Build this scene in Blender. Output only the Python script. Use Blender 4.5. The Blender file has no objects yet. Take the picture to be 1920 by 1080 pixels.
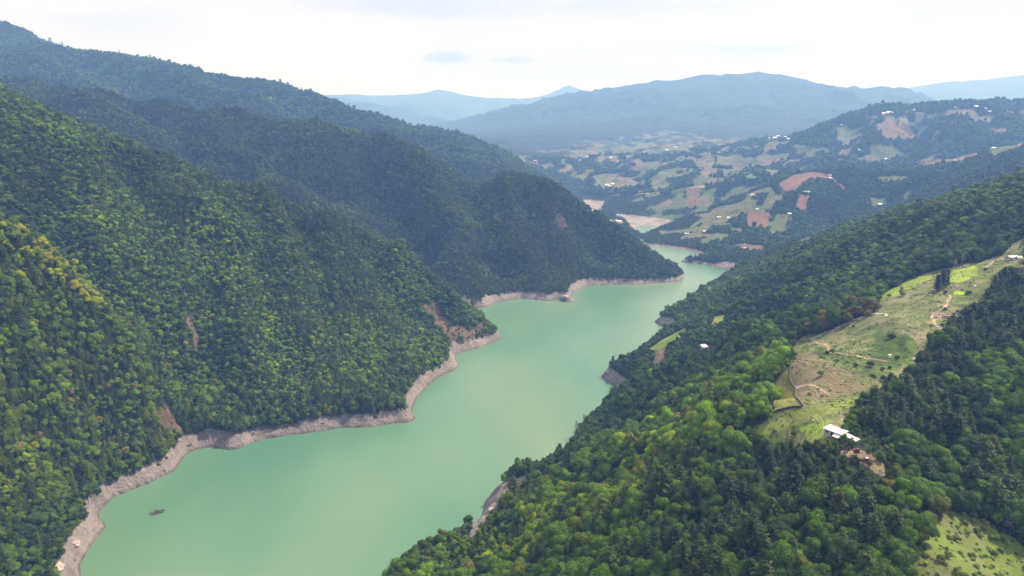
import bpy, bmesh, math, random
import numpy as np
from mathutils import Vector, Matrix, noise as mnoise
S = bpy.context.scene
COL = S.collection
rng = np.random.default_rng(11)
random.seed(7)

# ------------------------------------------------------------------ camera, sky, sun, exposure
H = 320.0                     # metres above the lake
F = 1300.0                    # focal length in photo pixels (1920 wide)
PITCH = math.radians(13.4)
CP, SP = math.cos(PITCH), math.sin(PITCH)
cam_d = bpy.data.cameras.new('camera'); cam = bpy.data.objects.new('camera', cam_d); COL.objects.link(cam)
cam.location = (0, 0, H); cam.rotation_euler = (math.pi/2 - PITCH, 0, 0)
cam_d.sensor_width = 36; cam_d.lens = F/1920*36; cam_d.clip_start = 1; cam_d.clip_end = 80000
S.camera = cam
SUN_EL, SUN_AZ = 52.0, 62.0      # azimuth clockwise from the view direction
w = bpy.data.worlds.new('World'); S.world = w; w.use_nodes = True
nt = w.node_tree; nt.nodes.clear()
def N(nt, t, **k):
    n = nt.nodes.new(t)
    for a, b in k.items(): setattr(n, a, b)
    return n
def L(nt, a, b): nt.links.new(a, b)
out = N(nt, 'ShaderNodeOutputWorld'); bg = N(nt, 'ShaderNodeBackground'); L(nt, bg.outputs[0], out.inputs[0])
sky = N(nt, 'ShaderNodeTexSky', sky_type='NISHITA', sun_disc=False)
sky.sun_elevation = math.radians(SUN_EL); sky.sun_rotation = math.radians(SUN_AZ); sky.air_density = 1.0; sky.dust_density = 2.0
tc = N(nt, 'ShaderNodeTexCoord'); mp = N(nt, 'ShaderNodeMapping'); mp.inputs['Scale'].default_value = (1.6, 1.6, 9.0)
mp.inputs['Location'].default_value = (3.1, 0.4, 0.3)
L(nt, tc.outputs['Generated'], mp.inputs['Vector'])
cn = N(nt, 'ShaderNodeTexNoise'); cn.inputs['Scale'].default_value = 1.7; cn.inputs['Detail'].default_value = 5; cn.inputs['Roughness'].default_value = .52
cn.inputs['Distortion'].default_value = .6
L(nt, mp.outputs[0], cn.inputs['Vector'])
cr = N(nt, 'ShaderNodeValToRGB'); L(nt, cn.outputs['Fac'], cr.inputs[0])
cr.color_ramp.elements[0].position = .36; cr.color_ramp.elements[0].color = (6.2, 5.9, 6.5, 1)
cr.color_ramp.elements[1].position = .58; cr.color_ramp.elements[1].color = (7.4, 6.95, 7.3, 1)
sep = N(nt, 'ShaderNodeSeparateXYZ'); L(nt, tc.outputs['Generated'], sep.inputs[0])
def wm(op, a, b=None, clamp=False):
    m = N(nt, 'ShaderNodeMath', operation=op); m.use_clamp = clamp
    for i, x in enumerate((a, b)):
        if x is None: continue
        if isinstance(x, (int, float)): m.inputs[i].default_value = x
        else: L(nt, x, m.inputs[i])
    return m.outputs[0]
ym = wm('MAXIMUM', sep.outputs[1], .02); azn = wm('DIVIDE', sep.outputs[0], ym); eln = wm('DIVIDE', sep.outputs[2], ym)
wn = N(nt, 'ShaderNodeTexNoise'); wn.inputs['Scale'].default_value = 22; wn.inputs['Detail'].default_value = 5; L(nt, tc.outputs['Generated'], wn.inputs['Vector'])
wob = wm('MULTIPLY', wm('SUBTRACT', wn.outputs['Fac'], .5), 1.7)
cl = None
for a0, e0, ww, hh, amt in ((-.088, .087, .040, .0095, .8), (.006, .084, .036, .0055, .65), (.33, .098, .10, .010, .35), (-.02, .155, .30, .02, .3), (-.52, .14, .12, .02, .2), (.12, .065, .16, .012, .25)):   # small lens clouds
    d = wm('ADD', wm('POWER', wm('DIVIDE', wm('ABSOLUTE', wm('SUBTRACT', azn, a0)), ww), 2), wm('POWER', wm('DIVIDE', wm('ABSOLUTE', wm('SUBTRACT', eln, e0)), hh), 2))
    m1 = wm('MULTIPLY', wm('MULTIPLY', wm('SUBTRACT', wm('ADD', 1.15, wob), d), .9, True), amt); cl = m1 if cl is None else wm('MAXIMUM', cl, m1)
gm = N(nt, 'ShaderNodeMix', data_type='RGBA'); L(nt, cl, gm.inputs[0]); L(nt, cr.outputs[0], gm.inputs[6]); gm.inputs[7].default_value = (3.0, 3.5, 5.2, 1)
cov = N(nt, 'ShaderNodeMapRange', interpolation_type='SMOOTHSTEP'); cov.inputs[1].default_value = .2; cov.inputs[2].default_value = .9; cov.inputs[3].default_value = .95; cov.inputs[4].default_value = .93; L(nt, sep.outputs[2], cov.inputs[0])
mx = N(nt, 'ShaderNodeMix', data_type='RGBA'); L(nt, cov.outputs[0], mx.inputs[0])
L(nt, sky.outputs[0], mx.inputs[6]); L(nt, gm.outputs[2], mx.inputs[7])
L(nt, mx.outputs[2], bg.inputs[0]); bg.inputs[1].default_value = .1
sd = bpy.data.lights.new('sun', 'SUN'); sd.energy = 5.0; sd.angle = math.radians(.6); sd.color = (1.0, .95, .86)
sun = bpy.data.objects.new('sun', sd); COL.objects.link(sun)
az, el = math.radians(SUN_AZ), math.radians(SUN_EL)
sdir = Vector((math.sin(az)*math.cos(el), math.cos(az)*math.cos(el), math.sin(el)))
sun.rotation_euler = sdir.to_track_quat('Z', 'Y').to_euler(); sun.location = sdir*3000
S.view_settings.view_transform = 'Standard'; S.view_settings.look = 'None'; S.view_settings.gamma = 1
S.view_settings.exposure = 0.5
S.cycles.volume_bounces = 1; S.cycles.max_bounces = 6; S.cycles.diffuse_bounces = 2

def tag(o, label=None, cat=None, group=None, kind=None):
    if label: o['label'] = label
    if cat: o['category'] = cat
    if group: o['group'] = group
    if kind: o['kind'] = kind
    return o

# ------------------------------------------------------------------ pixel <-> place
def ray(u, v):
    a = (u-960)/F; b = -(v-540)/F
    return a, CP + b*SP, -SP + b*CP
def at(u, v, Y, dz=0):
    a, y, z = ray(u, v); t = Y/y
    return (a*t, Y, H + z*t + dz)
def at0(u, v, z=0):                       # on the level z
    a, y, zz = ray(u, v); t = (z-H)/zz
    return (a*t, y*t, z)
def proj(x, y, z):
    d = y*CP - (z-H)*SP; up = y*SP + (z-H)*CP
    return 960 + F*x/d, 540 - F*up/d

# ------------------------------------------------------------------ terrain control points
CTRL = []
def line(pts, canopy=0, step=.03):
    P = [at(*p) if len(p) == 3 else None for p in pts]
    poly(P, canopy, step)
def poly(P, canopy=0, step=.03):
    for a, b in zip(P[:-1], P[1:]):
        a = np.array(a); b = np.array(b); d = np.linalg.norm((b-a)[:2])
        n = max(1, int(d/(step*(a[1]+b[1])/2)))
        for k in range(n): q = a+(b-a)*k/n; CTRL.append((q[0], q[1], q[2]-canopy))
    q = P[-1]; CTRL.append((q[0], q[1], q[2]-canopy))
def pts(L_, canopy=0):
    for p in L_: q = at(*p); CTRL.append((q[0], q[1], q[2]-canopy))
def Z(*L_):
    for u, Y, z in L_:
        q = at(u, 540, Y); CTRL.append((q[0], Y, z))
def W(*L_): CTRL.extend(L_)
def shore(P, rise=16, gap=1.0, side=-1):
    """waterline at z=0 (pixels) plus the foot of the trees above it, set back from the water on one side"""
    Q = [np.array(at0(*p)) if len(p) == 2 else np.array(p, float) for p in P]
    dense = []
    for a, b in zip(Q[:-1], Q[1:]):
        n = max(1, int(np.linalg.norm(b-a)/(.022*max(a[1], 300))))
        for k in range(n): dense.append(a+(b-a)*k/n)
    dense.append(Q[-1])
    for i, q in enumerate(dense):
        CTRL.append((q[0], q[1], 0.0))
        t = dense[min(i+1, len(dense)-1)]-dense[max(i-1, 0)]; t = t/np.linalg.norm(t)
        nrm = np.array((-t[1], t[0]))*side
        CTRL.append((q[0]-nrm[0]*22, q[1]-nrm[1]*22, -16.0))
        if rise: CTRL.append((q[0]+nrm[0]*rise*gap, q[1]+nrm[1]*rise*gap, float(rise)))

# left shore, near to far (land is on the left of travel: side=+1 -> normal (-ty,tx))
shore([(-300, 150, 0), (-300, 300, 0), (-290, 390, 0), (152, 1078), (150, 1060), (165, 1032), (185, 1005), (200, 985), (185, 967), (187, 955), (210, 935), (280, 907), (325, 885),
       (350, 852), (400, 838), (435, 844), (480, 827), (540, 816), (590, 810), (640, 802), (690, 801), (775, 789), (771, 772), (782, 745), (815, 712), (857, 690),
       (855, 665), (910, 648), (942, 634), (925, 622), (916, 608)], 14, 1.0, 1)
shore([(890, 577), (910, 577), (935, 567), (980, 560), (1030, 565), (1070, 567), (1074, 549), (1105, 536), (1200, 533), (1272, 528), (1282, 521)], 12, 1.2, 1)
# right shore, far to near (land on the left of travel too)
shore([(1381, 511), (1360, 530), (1310, 556), (1264, 588), (1228, 603), (1246, 613), (1232, 640), (1168, 688), (1128, 704), (1152, 724), (1160, 742), (1134, 759), (1108, 795), (1075, 830),
       (1062, 868), (1000, 898), (958, 904), (911, 937), (903, 968), (872, 1002), (805, 1042), (730, 1078), (-105, 385, 0), (-130, 300, 0), (-150, 150, 0)], 14, .8, 1)
# north bank
shore([(1175, 441), (1207, 461), (1249, 465), (1284, 470), (1314, 480), (1312, 485), (1274, 489), (1295, 494), (1328, 499), (1381, 511)], 6, 2.2, 1)
# far flats of sand
for p in [(1168,405),(1195,408),(1225,411),(1263,418),(1230,421),(1200,420),(1097,378),(1131,380),(1119,394),(1101,394),(1110,386),(1180,447),(1150,440)]:
    CTRL.append(at0(p[0], p[1], 1.6))
for p in [(1203,434),(1196,427),(1217,430),(1232,425)]: CTRL.append(at0(p[0], p[1], -1.2))
# lake floor
for p in [(250,1060),(450,1060),(650,1060),(300,960),(500,950),(700,950),(850,960),(600,870),(800,850),(980,850),(850,770),(1000,760),(900,700),(1050,700),(1000,640),(1120,650),(950,600),(1050,590),(1180,590),(1150,560),(1250,560),(1320,530),(1300,510),(1260,500),(1240,475)]:
    CTRL.append(at0(p[0], p[1], -25 if p[1] > 550 else -8))
W((-200,330,-25),(-200,200,-25),(-200,80,-20))
CTRL = [c if isinstance(c, tuple) else tuple(c) for c in CTRL]

# near right spur and crest
pts([(1400,812,345),(1575,822,322),(1500,772,372),(1480,690,432),(1640,730,385),(1700,640,455),(1600,632,505),(1482,648,505),(1655,548,600),(1760,553,545),(1830,502,620),
     (1900,487,620),(1919,452,660),(1780,600,482),(1850,560,525),(1560,850,308),(1640,850,305)])
pts([(1650,885,283),(1600,1000,245),(1800,1030,232),(1300,1000,268),(1000,1080,300),(1000,1000,350),(1200,900,350),(1300,800,405),(1400,700,485),(1200,800,475),
     (1100,900,430),(900,1055,385),(950,1000,405),(850,1065,395),(1100,850,520),(1350,620,645),(1300,600,905),(1400,560,905),(1500,500,855),(1600,450,850),(1700,420,800),
     (1800,380,760),(1850,440,705),(1500,600,690),(1450,650,570),(1550,560,720),(1700,900,275),(1850,1060,222),(1450,900,310),(1400,1050,235),(1200,1070,262),(1300,700,620),(1200,740,640)], 8)
pts([(1250,640,850),(1225,655,845),(1285,618,850)])
pts([(1690,735,385),(1720,830,328),(1860,1000,265),(1920,1070,248),(1800,850,318)], 8)
pts([(1800,700,392),(1900,700,362),(1900,850,312),(1920,600,430),(1760,660,430)], 8)
line([(1381,500,1490),(1420,480,1400),(1500,445,1250),(1600,415,1100),(1700,385,1000),(1800,355,900),(1920,322,850),(2300,250,800)], 9)
Z((1920,1250,170),(1800,1350,135),(1600,1450,85),(1500,1550,50),(2200,1200,250))
W((300,150,130),(420,250,190),(600,420,260),(900,600,330),(100,120,100),(250,80,120),(0,100,60),(150,200,128),(60,180,95))
# front-left ridge
line([(-300,60,900),(0,160,950),(120,215,980),(270,280,1000),(450,345,1030),(600,400,1050),(700,445,1060),(780,490,1065),(840,540,1052),(885,580,1036),(912,600,1022)], 9)
pts([(100,300,820),(300,400,880),(500,450,900),(400,560,800),(600,600,860),(200,450,760),(350,700,720),(550,700,785),(700,600,930),(800,610,975),(250,600,712),(720,520,990),(300,500,800)], 8)
line([(-300,330,560),(0,420,600),(110,490,612),(200,580,630),(260,670,640),(300,760,648)], 8)
pts([(120,486,715),(210,568,705),(300,705,695),(0,430,730)], 26)
pts([(0,600,540),(100,700,550),(0,800,482),(150,850,530),(50,950,472),(0,1000,432),(200,780,582)], 8)
W((-600,400,300),(-480,300,190),(-420,200,120),(-420,60,110),(-800,600,400),(-1200,900,520))
Z((860,1205,2),(750,1225,30),(600,1250,70),(400,1280,130),(200,1300,200),(0,1350,260),(-300,1400,350))
# mid-left ridge
line([(-300,80,1950),(0,135,1900),(200,180,1850),(350,208,1800),(500,235,1760),(600,245,1750),(700,265,1720),(800,292,1680),(900,322,1640),(1000,347,1600),(1060,375,1570),(1130,410,1530),(1200,455,1480),(1252,498,1442)], 9)
pts([(800,500,1340),(700,440,1400),(850,400,1460),(950,450,1360),(1050,480,1370),(600,350,1500),(450,300,1500),(300,240,1600),(1150,490,1420)], 8)
Z((1230,1640,0),(1180,1800,1),(1120,1850,12),(1050,1900,50),(950,2000,90),(800,2100,150),(600,2150,220),(400,2200,260),(200,2250,300),(0,2300,350),(-300,2400,450))
# far-left ridge
line([(-400,-20,3400),(0,45,3300),(50,66,3300),(100,90,3300),(200,112,3250),(330,125,3200),(440,150,3150),(540,165,3100),(600,190,3050),(660,205,3000),(720,225,2950),(800,240,2900),(860,255,2850),(930,280,2800),(1000,318,2750),(1040,342,2700),(1090,372,2660)], 9)
pts([(500,220,2500),(300,160,2700),(100,120,2700),(800,280,2420),(950,330,2320)], 8)
Z((1000,3200,60),(800,3600,130),(600,4000,200),(300,4500,350),(0,4500,500),(-400,4500,700))
# little hill before the flats
pts([(1140,406,2150),(1170,416,2100),(1192,431,2060),(1125,402,2250)])
# farmland north of the lake
pts([(1250,440,1950),(1300,440,1850),(1350,450,1750),(1400,470,1650),(1300,400,2100),(1400,400,2000),(1450,380,2000),(1500,360,2050),(1470,340,2160),(1550,315,2260),(1600,345,2160),(1560,420,1900),
     (1650,400,1950),(1660,340,2400),(1620,330,2500),(1500,440,1760),(1560,450,1610),(1400,330,2500),(1300,342,2620),(1200,352,2720),(1280,372,2460),(1200,387,2500)])
Z((1500,2600,105),(1360,2300,70))
line([(1690,318,2350),(1790,300,2200),(1850,285,2150),(1920,265,2100),(2300,210,2000)])
pts([(1750,350,1900),(1850,330,1700)])
Z((1800,2500,150),(1900,2550,190),(2300,2500,300))
line([(1470,270,3750),(1520,247,3600),(1600,215,3500),(1650,209,3480),(1700,206,3450),(1760,199,3400),(1920,196,3400),(2350,180,3400)])
pts([(1500,300,3100),(1600,270,3000),(1700,260,2950),(1650,300,2800),(1750,280,2800),(1850,240,2900),(1920,240,2900)])
Z((1550,4500,190),(1800,4500,250),(2300,4500,300))
pts([(970,285,4300),(1100,290,4200),(1200,285,4200),(1300,280,4100),(1400,268,4100),(1470,259,4000),(1000,310,3700),(1100,310,3600),(1200,310,3500),(1300,300,3400),(1400,300,3200),(1130,345,3200),
     (1050,330,3250),(1085,366,3000),(1230,330,3000),(1180,350,2960)])
# the big mountain and the pale ones behind
pts([(900,262,5500),(1000,270,5200),(1200,262,5300),(1350,255,5200),(1100,240,6200),(1300,230,6200),(1500,225,6200),(1400,185,7600),(1200,200,7600)])
line([(830,252,8000),(900,222,8500),(980,197,8800),(1060,183,9000),(1100,178,9000),(1130,166,9000),(1190,163,9000),(1240,153,9000),(1310,143,9000),(1350,137,9000),(1410,133,9000),(1450,140,9000),(1480,150,9000),
      (1520,155,9000),(1580,166,9000),(1640,160,8900),(1690,165,8800),(1720,180,8600),(1755,200,8400),(1850,240,8200)], 0, .02)
Z((1300,12500,350),(900,12500,250),(1700,11500,300),(700,8500,200),(500,9000,250),(300,9000,300),(1900,7000,250),(2400,7000,300),(-300,9000,600))
line([(560,180,11500),(650,194,11500),(700,199,11300),(740,214,11000),(785,238,10500)], 0, .02)
line([(400,182,16500),(600,184,16500),(665,190,16500),(700,180,16500),(770,177,16500),(800,173,16500),(830,166,16500),(870,179,16500),(930,186,16500),(980,190,16500),(1015,182,16500),(1040,172,16500),(1066,158,16500),(1095,171,16500),(1150,172,16500),
      (1300,178,16500),(1500,170,16000),(1560,158,16000),(1580,166,16000),(1650,180,15000),(1700,166,14500),(1750,160,14500),(1790,152,14500),(1830,153,14500),(1890,142,14500),(1920,141,14500),(2200,120,14500)], 0, .02)
Z((600,21000,200),(1000,21000,200),(1500,21000,200),(2000,21000,200),(0,16000,300),(0,21000,200))

C_ = np.array(CTRL)
# drop near-duplicates
keep = []
for i in range(len(C_)):
    if all((C_[i,0]-C_[j,0])**2+(C_[i,1]-C_[j,1])**2 > (.006*max(C_[i,1], 200))**2 for j in keep): keep.append(i)
C_ = C_[keep]; n = len(C_); print('control points', n)
sc = 1000.
X = C_[:, :2]/sc
D = np.sqrt(((X[:, None]-X[None])**2).sum(-1))
A = np.zeros((n+3, n+3)); A[:n, :n] = D; A[:n, n] = 1; A[:n, n+1:] = X; A[n:, :n] = A[:n, n:].T
A[:n, :n] += np.eye(n)*1e-4*-1
sol = np.linalg.solve(A, np.concatenate([C_[:, 2], np.zeros(3)]))
def rbf(P):
    o = np.empty(len(P)); P = P/sc
    for i in range(0, len(P), 20000):
        q = P[i:i+20000]
        d = np.sqrt((q[:, None, 0]-X[None, :, 0])**2 + (q[:, None, 1]-X[None, :, 1])**2)
        o[i:i+20000] = d@sol[:n] + sol[n] + q@sol[n+1:]
    return o

# ------------------------------------------------------------------ numpy noise
PERM = rng.permutation(4096)
GA = rng.uniform(0, 2*math.pi, 4096); GX, GY = np.cos(GA), np.sin(GA)
def gnoise(x, y, seed=0):
    xi = np.floor(x).astype(np.int64); yi = np.floor(y).astype(np.int64); fx = x-xi; fy = y-yi
    def g(a, b, dx, dy):
        h = PERM[(PERM[(a+seed*57) & 4095]+b) & 4095]; return GX[h]*dx+GY[h]*dy
    sx = fx*fx*fx*(fx*(fx*6-15)+10); sy = fy*fy*fy*(fy*(fy*6-15)+10)
    a = g(xi, yi, fx, fy); b = g(xi+1, yi, fx-1, fy); c = g(xi, yi+1, fx, fy-1); d = g(xi+1, yi+1, fx-1, fy-1)
    return ((a+(b-a)*sx)*(1-sy) + (c+(d-c)*sx)*sy)*1.5
def fbm(x, y, oct=4, seed=0, gain=.5):
    s = 0; a = 1
    for k in range(oct): s = s + a*gnoise(x, y, seed+k); x = x*2.03+3.1; y = y*2.03-1.7; a *= gain
    return s
def ridged(x, y, oct=4, seed=0):
    s = 0; a = 1
    for k in range(oct): s = s + a*(1-2*np.abs(gnoise(x, y, seed+k))); x = x*2.07+5.3; y = y*2.07+1.1; a *= .5
    return s/1.9
def sstep(a, b, x):
    t = np.clip((x-a)/(b-a), 0, 1); return t*t*(3-2*t)
def inpoly(u, v, P):
    P = np.array(P, float); ins = np.zeros(u.shape, bool); j = len(P)-1
    for i in range(len(P)):
        c = ((P[i,1] > v) != (P[j,1] > v)) & (u < (P[j,0]-P[i,0])*(v-P[i,1])/(P[j,1]-P[i,1]+1e-9)+P[i,0])
        ins ^= c; j = i
    return ins

# ------------------------------------------------------------------ terrain grid (fans out from the viewpoint so that near ground is finest)
TH0, TH1, R0, R1 = math.radians(-52), math.radians(52), 90.0, 22500.0
NT, NR = 1300, 1500
ct, crr = 420, 480
tt = np.linspace(TH0, TH1, ct); rr = R0*(R1/R0)**np.linspace(0, 1, crr)
TT, RR = np.meshgrid(tt, rr, indexing='ij')
zc = rbf(np.stack([(RR*np.sin(TT)).ravel(), (RR*np.cos(TT)).ravel()], 1)).reshape(ct, crr)
def up1(a, n):                          # cubic refinement along the first axis
    p = np.linspace(0, a.shape[0]-1, n); i = np.clip(p.astype(int), 0, a.shape[0]-2); f = (p-i)[:, None]; m = a.shape[0]-1
    a0, a1, a2, a3 = a[np.clip(i-1, 0, m)], a[i], a[i+1], a[np.clip(i+2, 0, m)]
    return a1+.5*f*(a2-a0+f*(2*a0-5*a1+4*a2-a3+f*(3*(a1-a2)+a3-a0)))
def up(a, n0, n1): return up1(up1(a, n0).T, n1).T
TG, RG = np.meshgrid(np.linspace(TH0, TH1, NT), R0*(R1/R0)**np.linspace(0, 1, NR), indexing='ij')
GXX, GYY = RG*np.sin(TG), RG*np.cos(TG)
zb = up(zc, NT, NR)
wx = fbm(GXX/300, GYY/300, 2, 40)*60; wy = fbm(GXX/300+9, GYY/300+4, 2, 50)*60
k1 = sstep(12, 90, zb)*sstep(150, 600, RG)
near = 1-sstep(1800, 3500, RG)
far = sstep(4500, 7500, RG)
mid = (1-near)*(1-far)
rid = ridged((GXX+wx)/210, (GYY+wy)/210, 3, 3)
det = near*k1*(rid*25-11 + fbm(GXX/38, GYY/38, 3, 9)*2.2)
leftish = (1-sstep(-100, 150, GXX-.1*GYY))
det = det*(.35+.65*leftish) + leftish*near*sstep(1050, 1300, RG)*k1*(ridged((GXX+wx)/330, (GYY+wy)/330, 3, 13)*32-14)
det += mid*k1*(ridged((GXX+wx)/480, (GYY+wy)/480, 4, 5)*52-24)
det += far*(ridged((GXX+3*wx)/1700, (GYY+3*wy)/1700, 5, 8)*170*sstep(200, 450, zb)*(1-.65*sstep(600, 900, zb))-98*sstep(200, 450, zb)*(1-.65*sstep(600, 900, zb)))
det += far*fbm(GXX/520, GYY/520, 4, 33)*26*sstep(200, 400, zb)
land0 = sstep(0.5, 6, zb)
det += land0*(1-sstep(14, 30, zb))*near*(fbm(GXX/11, GYY/11, 3, 21)*1.6 + ridged(GXX/26, GYY/26, 2, 25)*1.5)
ZG = zb + det
ZG = np.where((zb < .6) & (ZG > -.15), np.minimum(ZG, zb), ZG)
UG, VG = proj(GXX, GYY, ZG)
def height(x, y, arr=None):
    arr = ZG if arr is None else arr
    x = np.asarray(x, float); y = np.asarray(y, float)
    i = (np.arctan2(x, y)-TH0)/(TH1-TH0)*(NT-1); j = np.log(np.hypot(x, y)/R0)/math.log(R1/R0)*(NR-1)
    i = np.clip(i, 0, NT-1.001); j = np.clip(j, 0, NR-1.001); i0 = i.astype(int); j0 = j.astype(int); fi = i-i0; fj = j-j0
    return arr[i0, j0]*(1-fi)*(1-fj)+arr[i0+1, j0]*fi*(1-fj)+arr[i0, j0+1]*(1-fi)*fj+arr[i0+1, j0+1]*fi*fj
def hit(u, v, tmin=150):
    a, y, z = ray(u, v); t = tmin*1.004**np.arange(1250)
    hz = np.maximum(height(a*t, y*t), 0); k = np.argmax(H+z*t < hz)
    return float(a*t[k]), float(y*t[k]), float(hz[k])

def carve(P, depth, wd):
    global ZG
    Q = [hit(*p) for p in P]; xs = [q[0] for q in Q]; ys = [q[1] for q in Q]
    m = (GXX > min(xs)-3*wd) & (GXX < max(xs)+3*wd) & (GYY > min(ys)-3*wd) & (GYY < max(ys)+3*wd); ix = np.nonzero(m); gx = GXX[ix]+wx[ix]*.35; gy = GYY[ix]+wy[ix]*.35; best = np.full(gx.shape, 9e9)
    for a, b in zip(Q[:-1], Q[1:]):
        dx, dy = b[0]-a[0], b[1]-a[1]; t = np.clip(((gx-a[0])*dx+(gy-a[1])*dy)/(dx*dx+dy*dy+1e-9), 0, 1); best = np.minimum(best, np.hypot(gx-a[0]-t*dx, gy-a[1]-t*dy))
    z_ = ZG[ix]; ZG[ix] = z_-depth*(1.3*np.exp(-(best/wd)**2)-.45*np.exp(-((best-1.9*wd)/wd)**2))*sstep(14, 60, z_)
for P_, d_, w_ in (([(365,470),(375,590),(400,700),(432,815)], 20, 26), ([(560,430),(600,560),(660,680),(700,770)], 16, 26), ([(470,400),(500,520),(545,640),(570,760)], 14, 24), ([(700,480),(760,580),(830,660)], 15, 26), ([(790,510),(830,570),(860,625)], 16, 20),
                   ([(230,330),(260,450),(290,570),(330,700)], 20, 26), ([(100,300),(130,400),(200,520)], 18, 28), ([(50,520),(120,640),(200,800),(240,900)], 12, 20), ([(20,640),(70,780),(120,920)], 12, 20),
                   ([(640,270),(720,390),(790,480)], 30, 50), ([(872,368),(910,430),(950,520)], 30, 48), ([(985,390),(1015,440),(1050,520)], 26, 42), ([(1070,400),(1110,460),(1150,520)], 22, 36), ([(450,240),(540,300),(620,360)], 30, 60), ([(250,200),(330,250),(430,310)], 30, 60),
                   ([(150,115),(260,170),(380,200)], 45, 90), ([(450,160),(540,200),(640,235)], 40, 90), ([(715,258),(790,285),(880,310)], 35, 80),
                   ([(1700,430),(1600,480),(1480,540),(1380,570)], 14, 26), ([(1440,600),(1400,620),(1300,680),(1220,730)], 14, 24), ([(1400,765),(1350,775),(1240,800),(1130,810)], 10, 20), ([(1400,870),(1250,900),(1120,900)], 10, 18),
                   ([(1600,235),(1585,280)], 40, 80), ([(1720,230),(1700,270),(1640,300)], 45, 90), ([(1850,215),(1830,250),(1800,280)], 40, 80), ([(1400,290),(1375,310)], 25, 60)):
    carve(P_, d_, w_)
UG, VG = proj(GXX, GYY, ZG)
# ------------------------------------------------------------------ land cover
FOREST = np.array((.022, .028, .010)); 
COV = np.empty(ZG.shape+(3,)); COV[:] = FOREST
KEEP = np.ones(ZG.shape)                    # tree density
SOIL = np.zeros(ZG.shape, np.uint8)         # 0 wooded ground, 1 field, 2 shore
nz1 = fbm(GXX/9, GYY/9, 3, 60); nz2 = fbm(GXX/40, GYY/40, 3, 61)
GREEN=(.11,.15,.035); TAN=(.22,.19,.105); LIME=(.30,.41,.015); MOSS=(.15,.17,.05); BROWN=(.27,.15,.10); RED=(.29,.16,.115); PALE=(.45,.36,.28); OLIVE=(.13,.14,.05); DGREEN=(.06,.10,.03); ROCK=(.20,.13,.11)
def field(P, col, y0, y1, trees=0., jit=4., mix=None, amt=.5, mark=1, edge=0):
    """a patch of land outlined in the photo, only where it lies between two distances"""
    jj = jit
    u = UG + fbm(GXX/14, GYY/14, 2, 70)*jj; v = VG + fbm(GXX/14+7, GYY/14, 2, 72)*jj*.6
    m = (GYY > y0) & (GYY < y1)
    P_ = np.array(P, float)
    m &= (u > P_[:,0].min()) & (u < P_[:,0].max()) & (v > P_[:,1].min()) & (v < P_[:,1].max())
    idx = np.nonzero(m); ins = inpoly(u[idx], v[idx], P); idx = (idx[0][ins], idx[1][ins])
    c = np.array(col)[None]
    if mix is not None:
        t = np.clip(.5+amt*1.6*(nz1[idx]*.6+nz2[idx]*.8), 0, 1)[:, None]; c = c*(1-t)+np.array(mix)[None]*t
    COV[idx] = c*(1+.25*nz1[idx][:, None])*(.6 if GYY[idx].mean() > 1200 else 1) if len(idx[0]) else c; KEEP[idx] = trees
    if mark: SOIL[idx] = mark
def patches(P, y0, y1, cols, size, pf, trees=.0, seed=5):
    """a quilt of small fields: jittered cells, each with one crop or left wooded"""
    m = (GYY > y0) & (GYY < y1); idx = np.nonzero(m); ins = inpoly(UG[idx], VG[idx], P); idx = (idx[0][ins], idx[1][ins])
    x = GXX[idx]/size + fbm(GXX[idx]/size/2, GYY[idx]/size/2, 2, 80)*.5; y = GYY[idx]/(size*1.3); xi = np.floor(x); yi = np.floor(y)
    best = np.full(x.shape, 9e9); bid = np.zeros(x.shape, np.int64)
    for dx in (-1, 0, 1):
        for dy in (-1, 0, 1):
            a = (xi+dx).astype(np.int64); b = (yi+dy).astype(np.int64); h = PERM[(PERM[(a+seed) & 4095]+b) & 4095]
            d = (a+.5+.4*GX[h]-x)**2+(b+.5+.4*GY[h]-y)**2; q = d < best; best[q] = d[q]; bid[q] = h[q]
    on = (bid % 100) < pf*100; ci = (bid//7) % len(cols)
    c = np.array(cols)[ci]; i2 = (idx[0][on], idx[1][on])
    COV[i2] = (c[on]*.40+np.array((.035,.05,.03)))*(1+.3*nz1[i2][:, None]); KEEP[i2] = trees; SOIL[i2] = 1
# far plateau with villages
patches([(960,285),(1000,283),(1150,275),(1300,262),(1480,255),(1480,300),(1300,345),(1160,372),(1120,352),(1060,330),(960,305)], 2800, 5200, [BROWN,RED,TAN,TAN,BROWN,MOSS,OLIVE], 52, .5)
patches([(1010,300),(1100,262),(1250,245),(1330,252),(1300,290),(1100,300)], 4000, 6500, [BROWN,TAN,MOSS], 70, .35)
patches([(1600,222),(1700,209),(1920,200),(1920,225),(1700,235),(1640,240)], 2700, 3700, [PALE,RED,TAN,BROWN], 40, .5)
patches([(1560,240),(1640,225),(1760,240),(1780,290),(1700,310),(1560,300)], 2500, 3500, [TAN,MOSS,BROWN,OLIVE], 60, .4)
patches([(1200,300),(1500,270),(1600,290),(1480,330),(1200,372)], 2300, 3900, [MOSS,BROWN,OLIVE,GREEN,TAN], 50, .32)
patches([(1180,372),(1330,330),(1440,345),(1480,390),(1500,460),(1340,470),(1240,440)], 1650, 2700, [MOSS,GREEN,OLIVE,BROWN,OLIVE], 42, .36)
patches([(1620,330),(1720,330),(1700,380),(1640,410)], 1800, 2900, [MOSS,GREEN,OLIVE], 55, .35)
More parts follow.
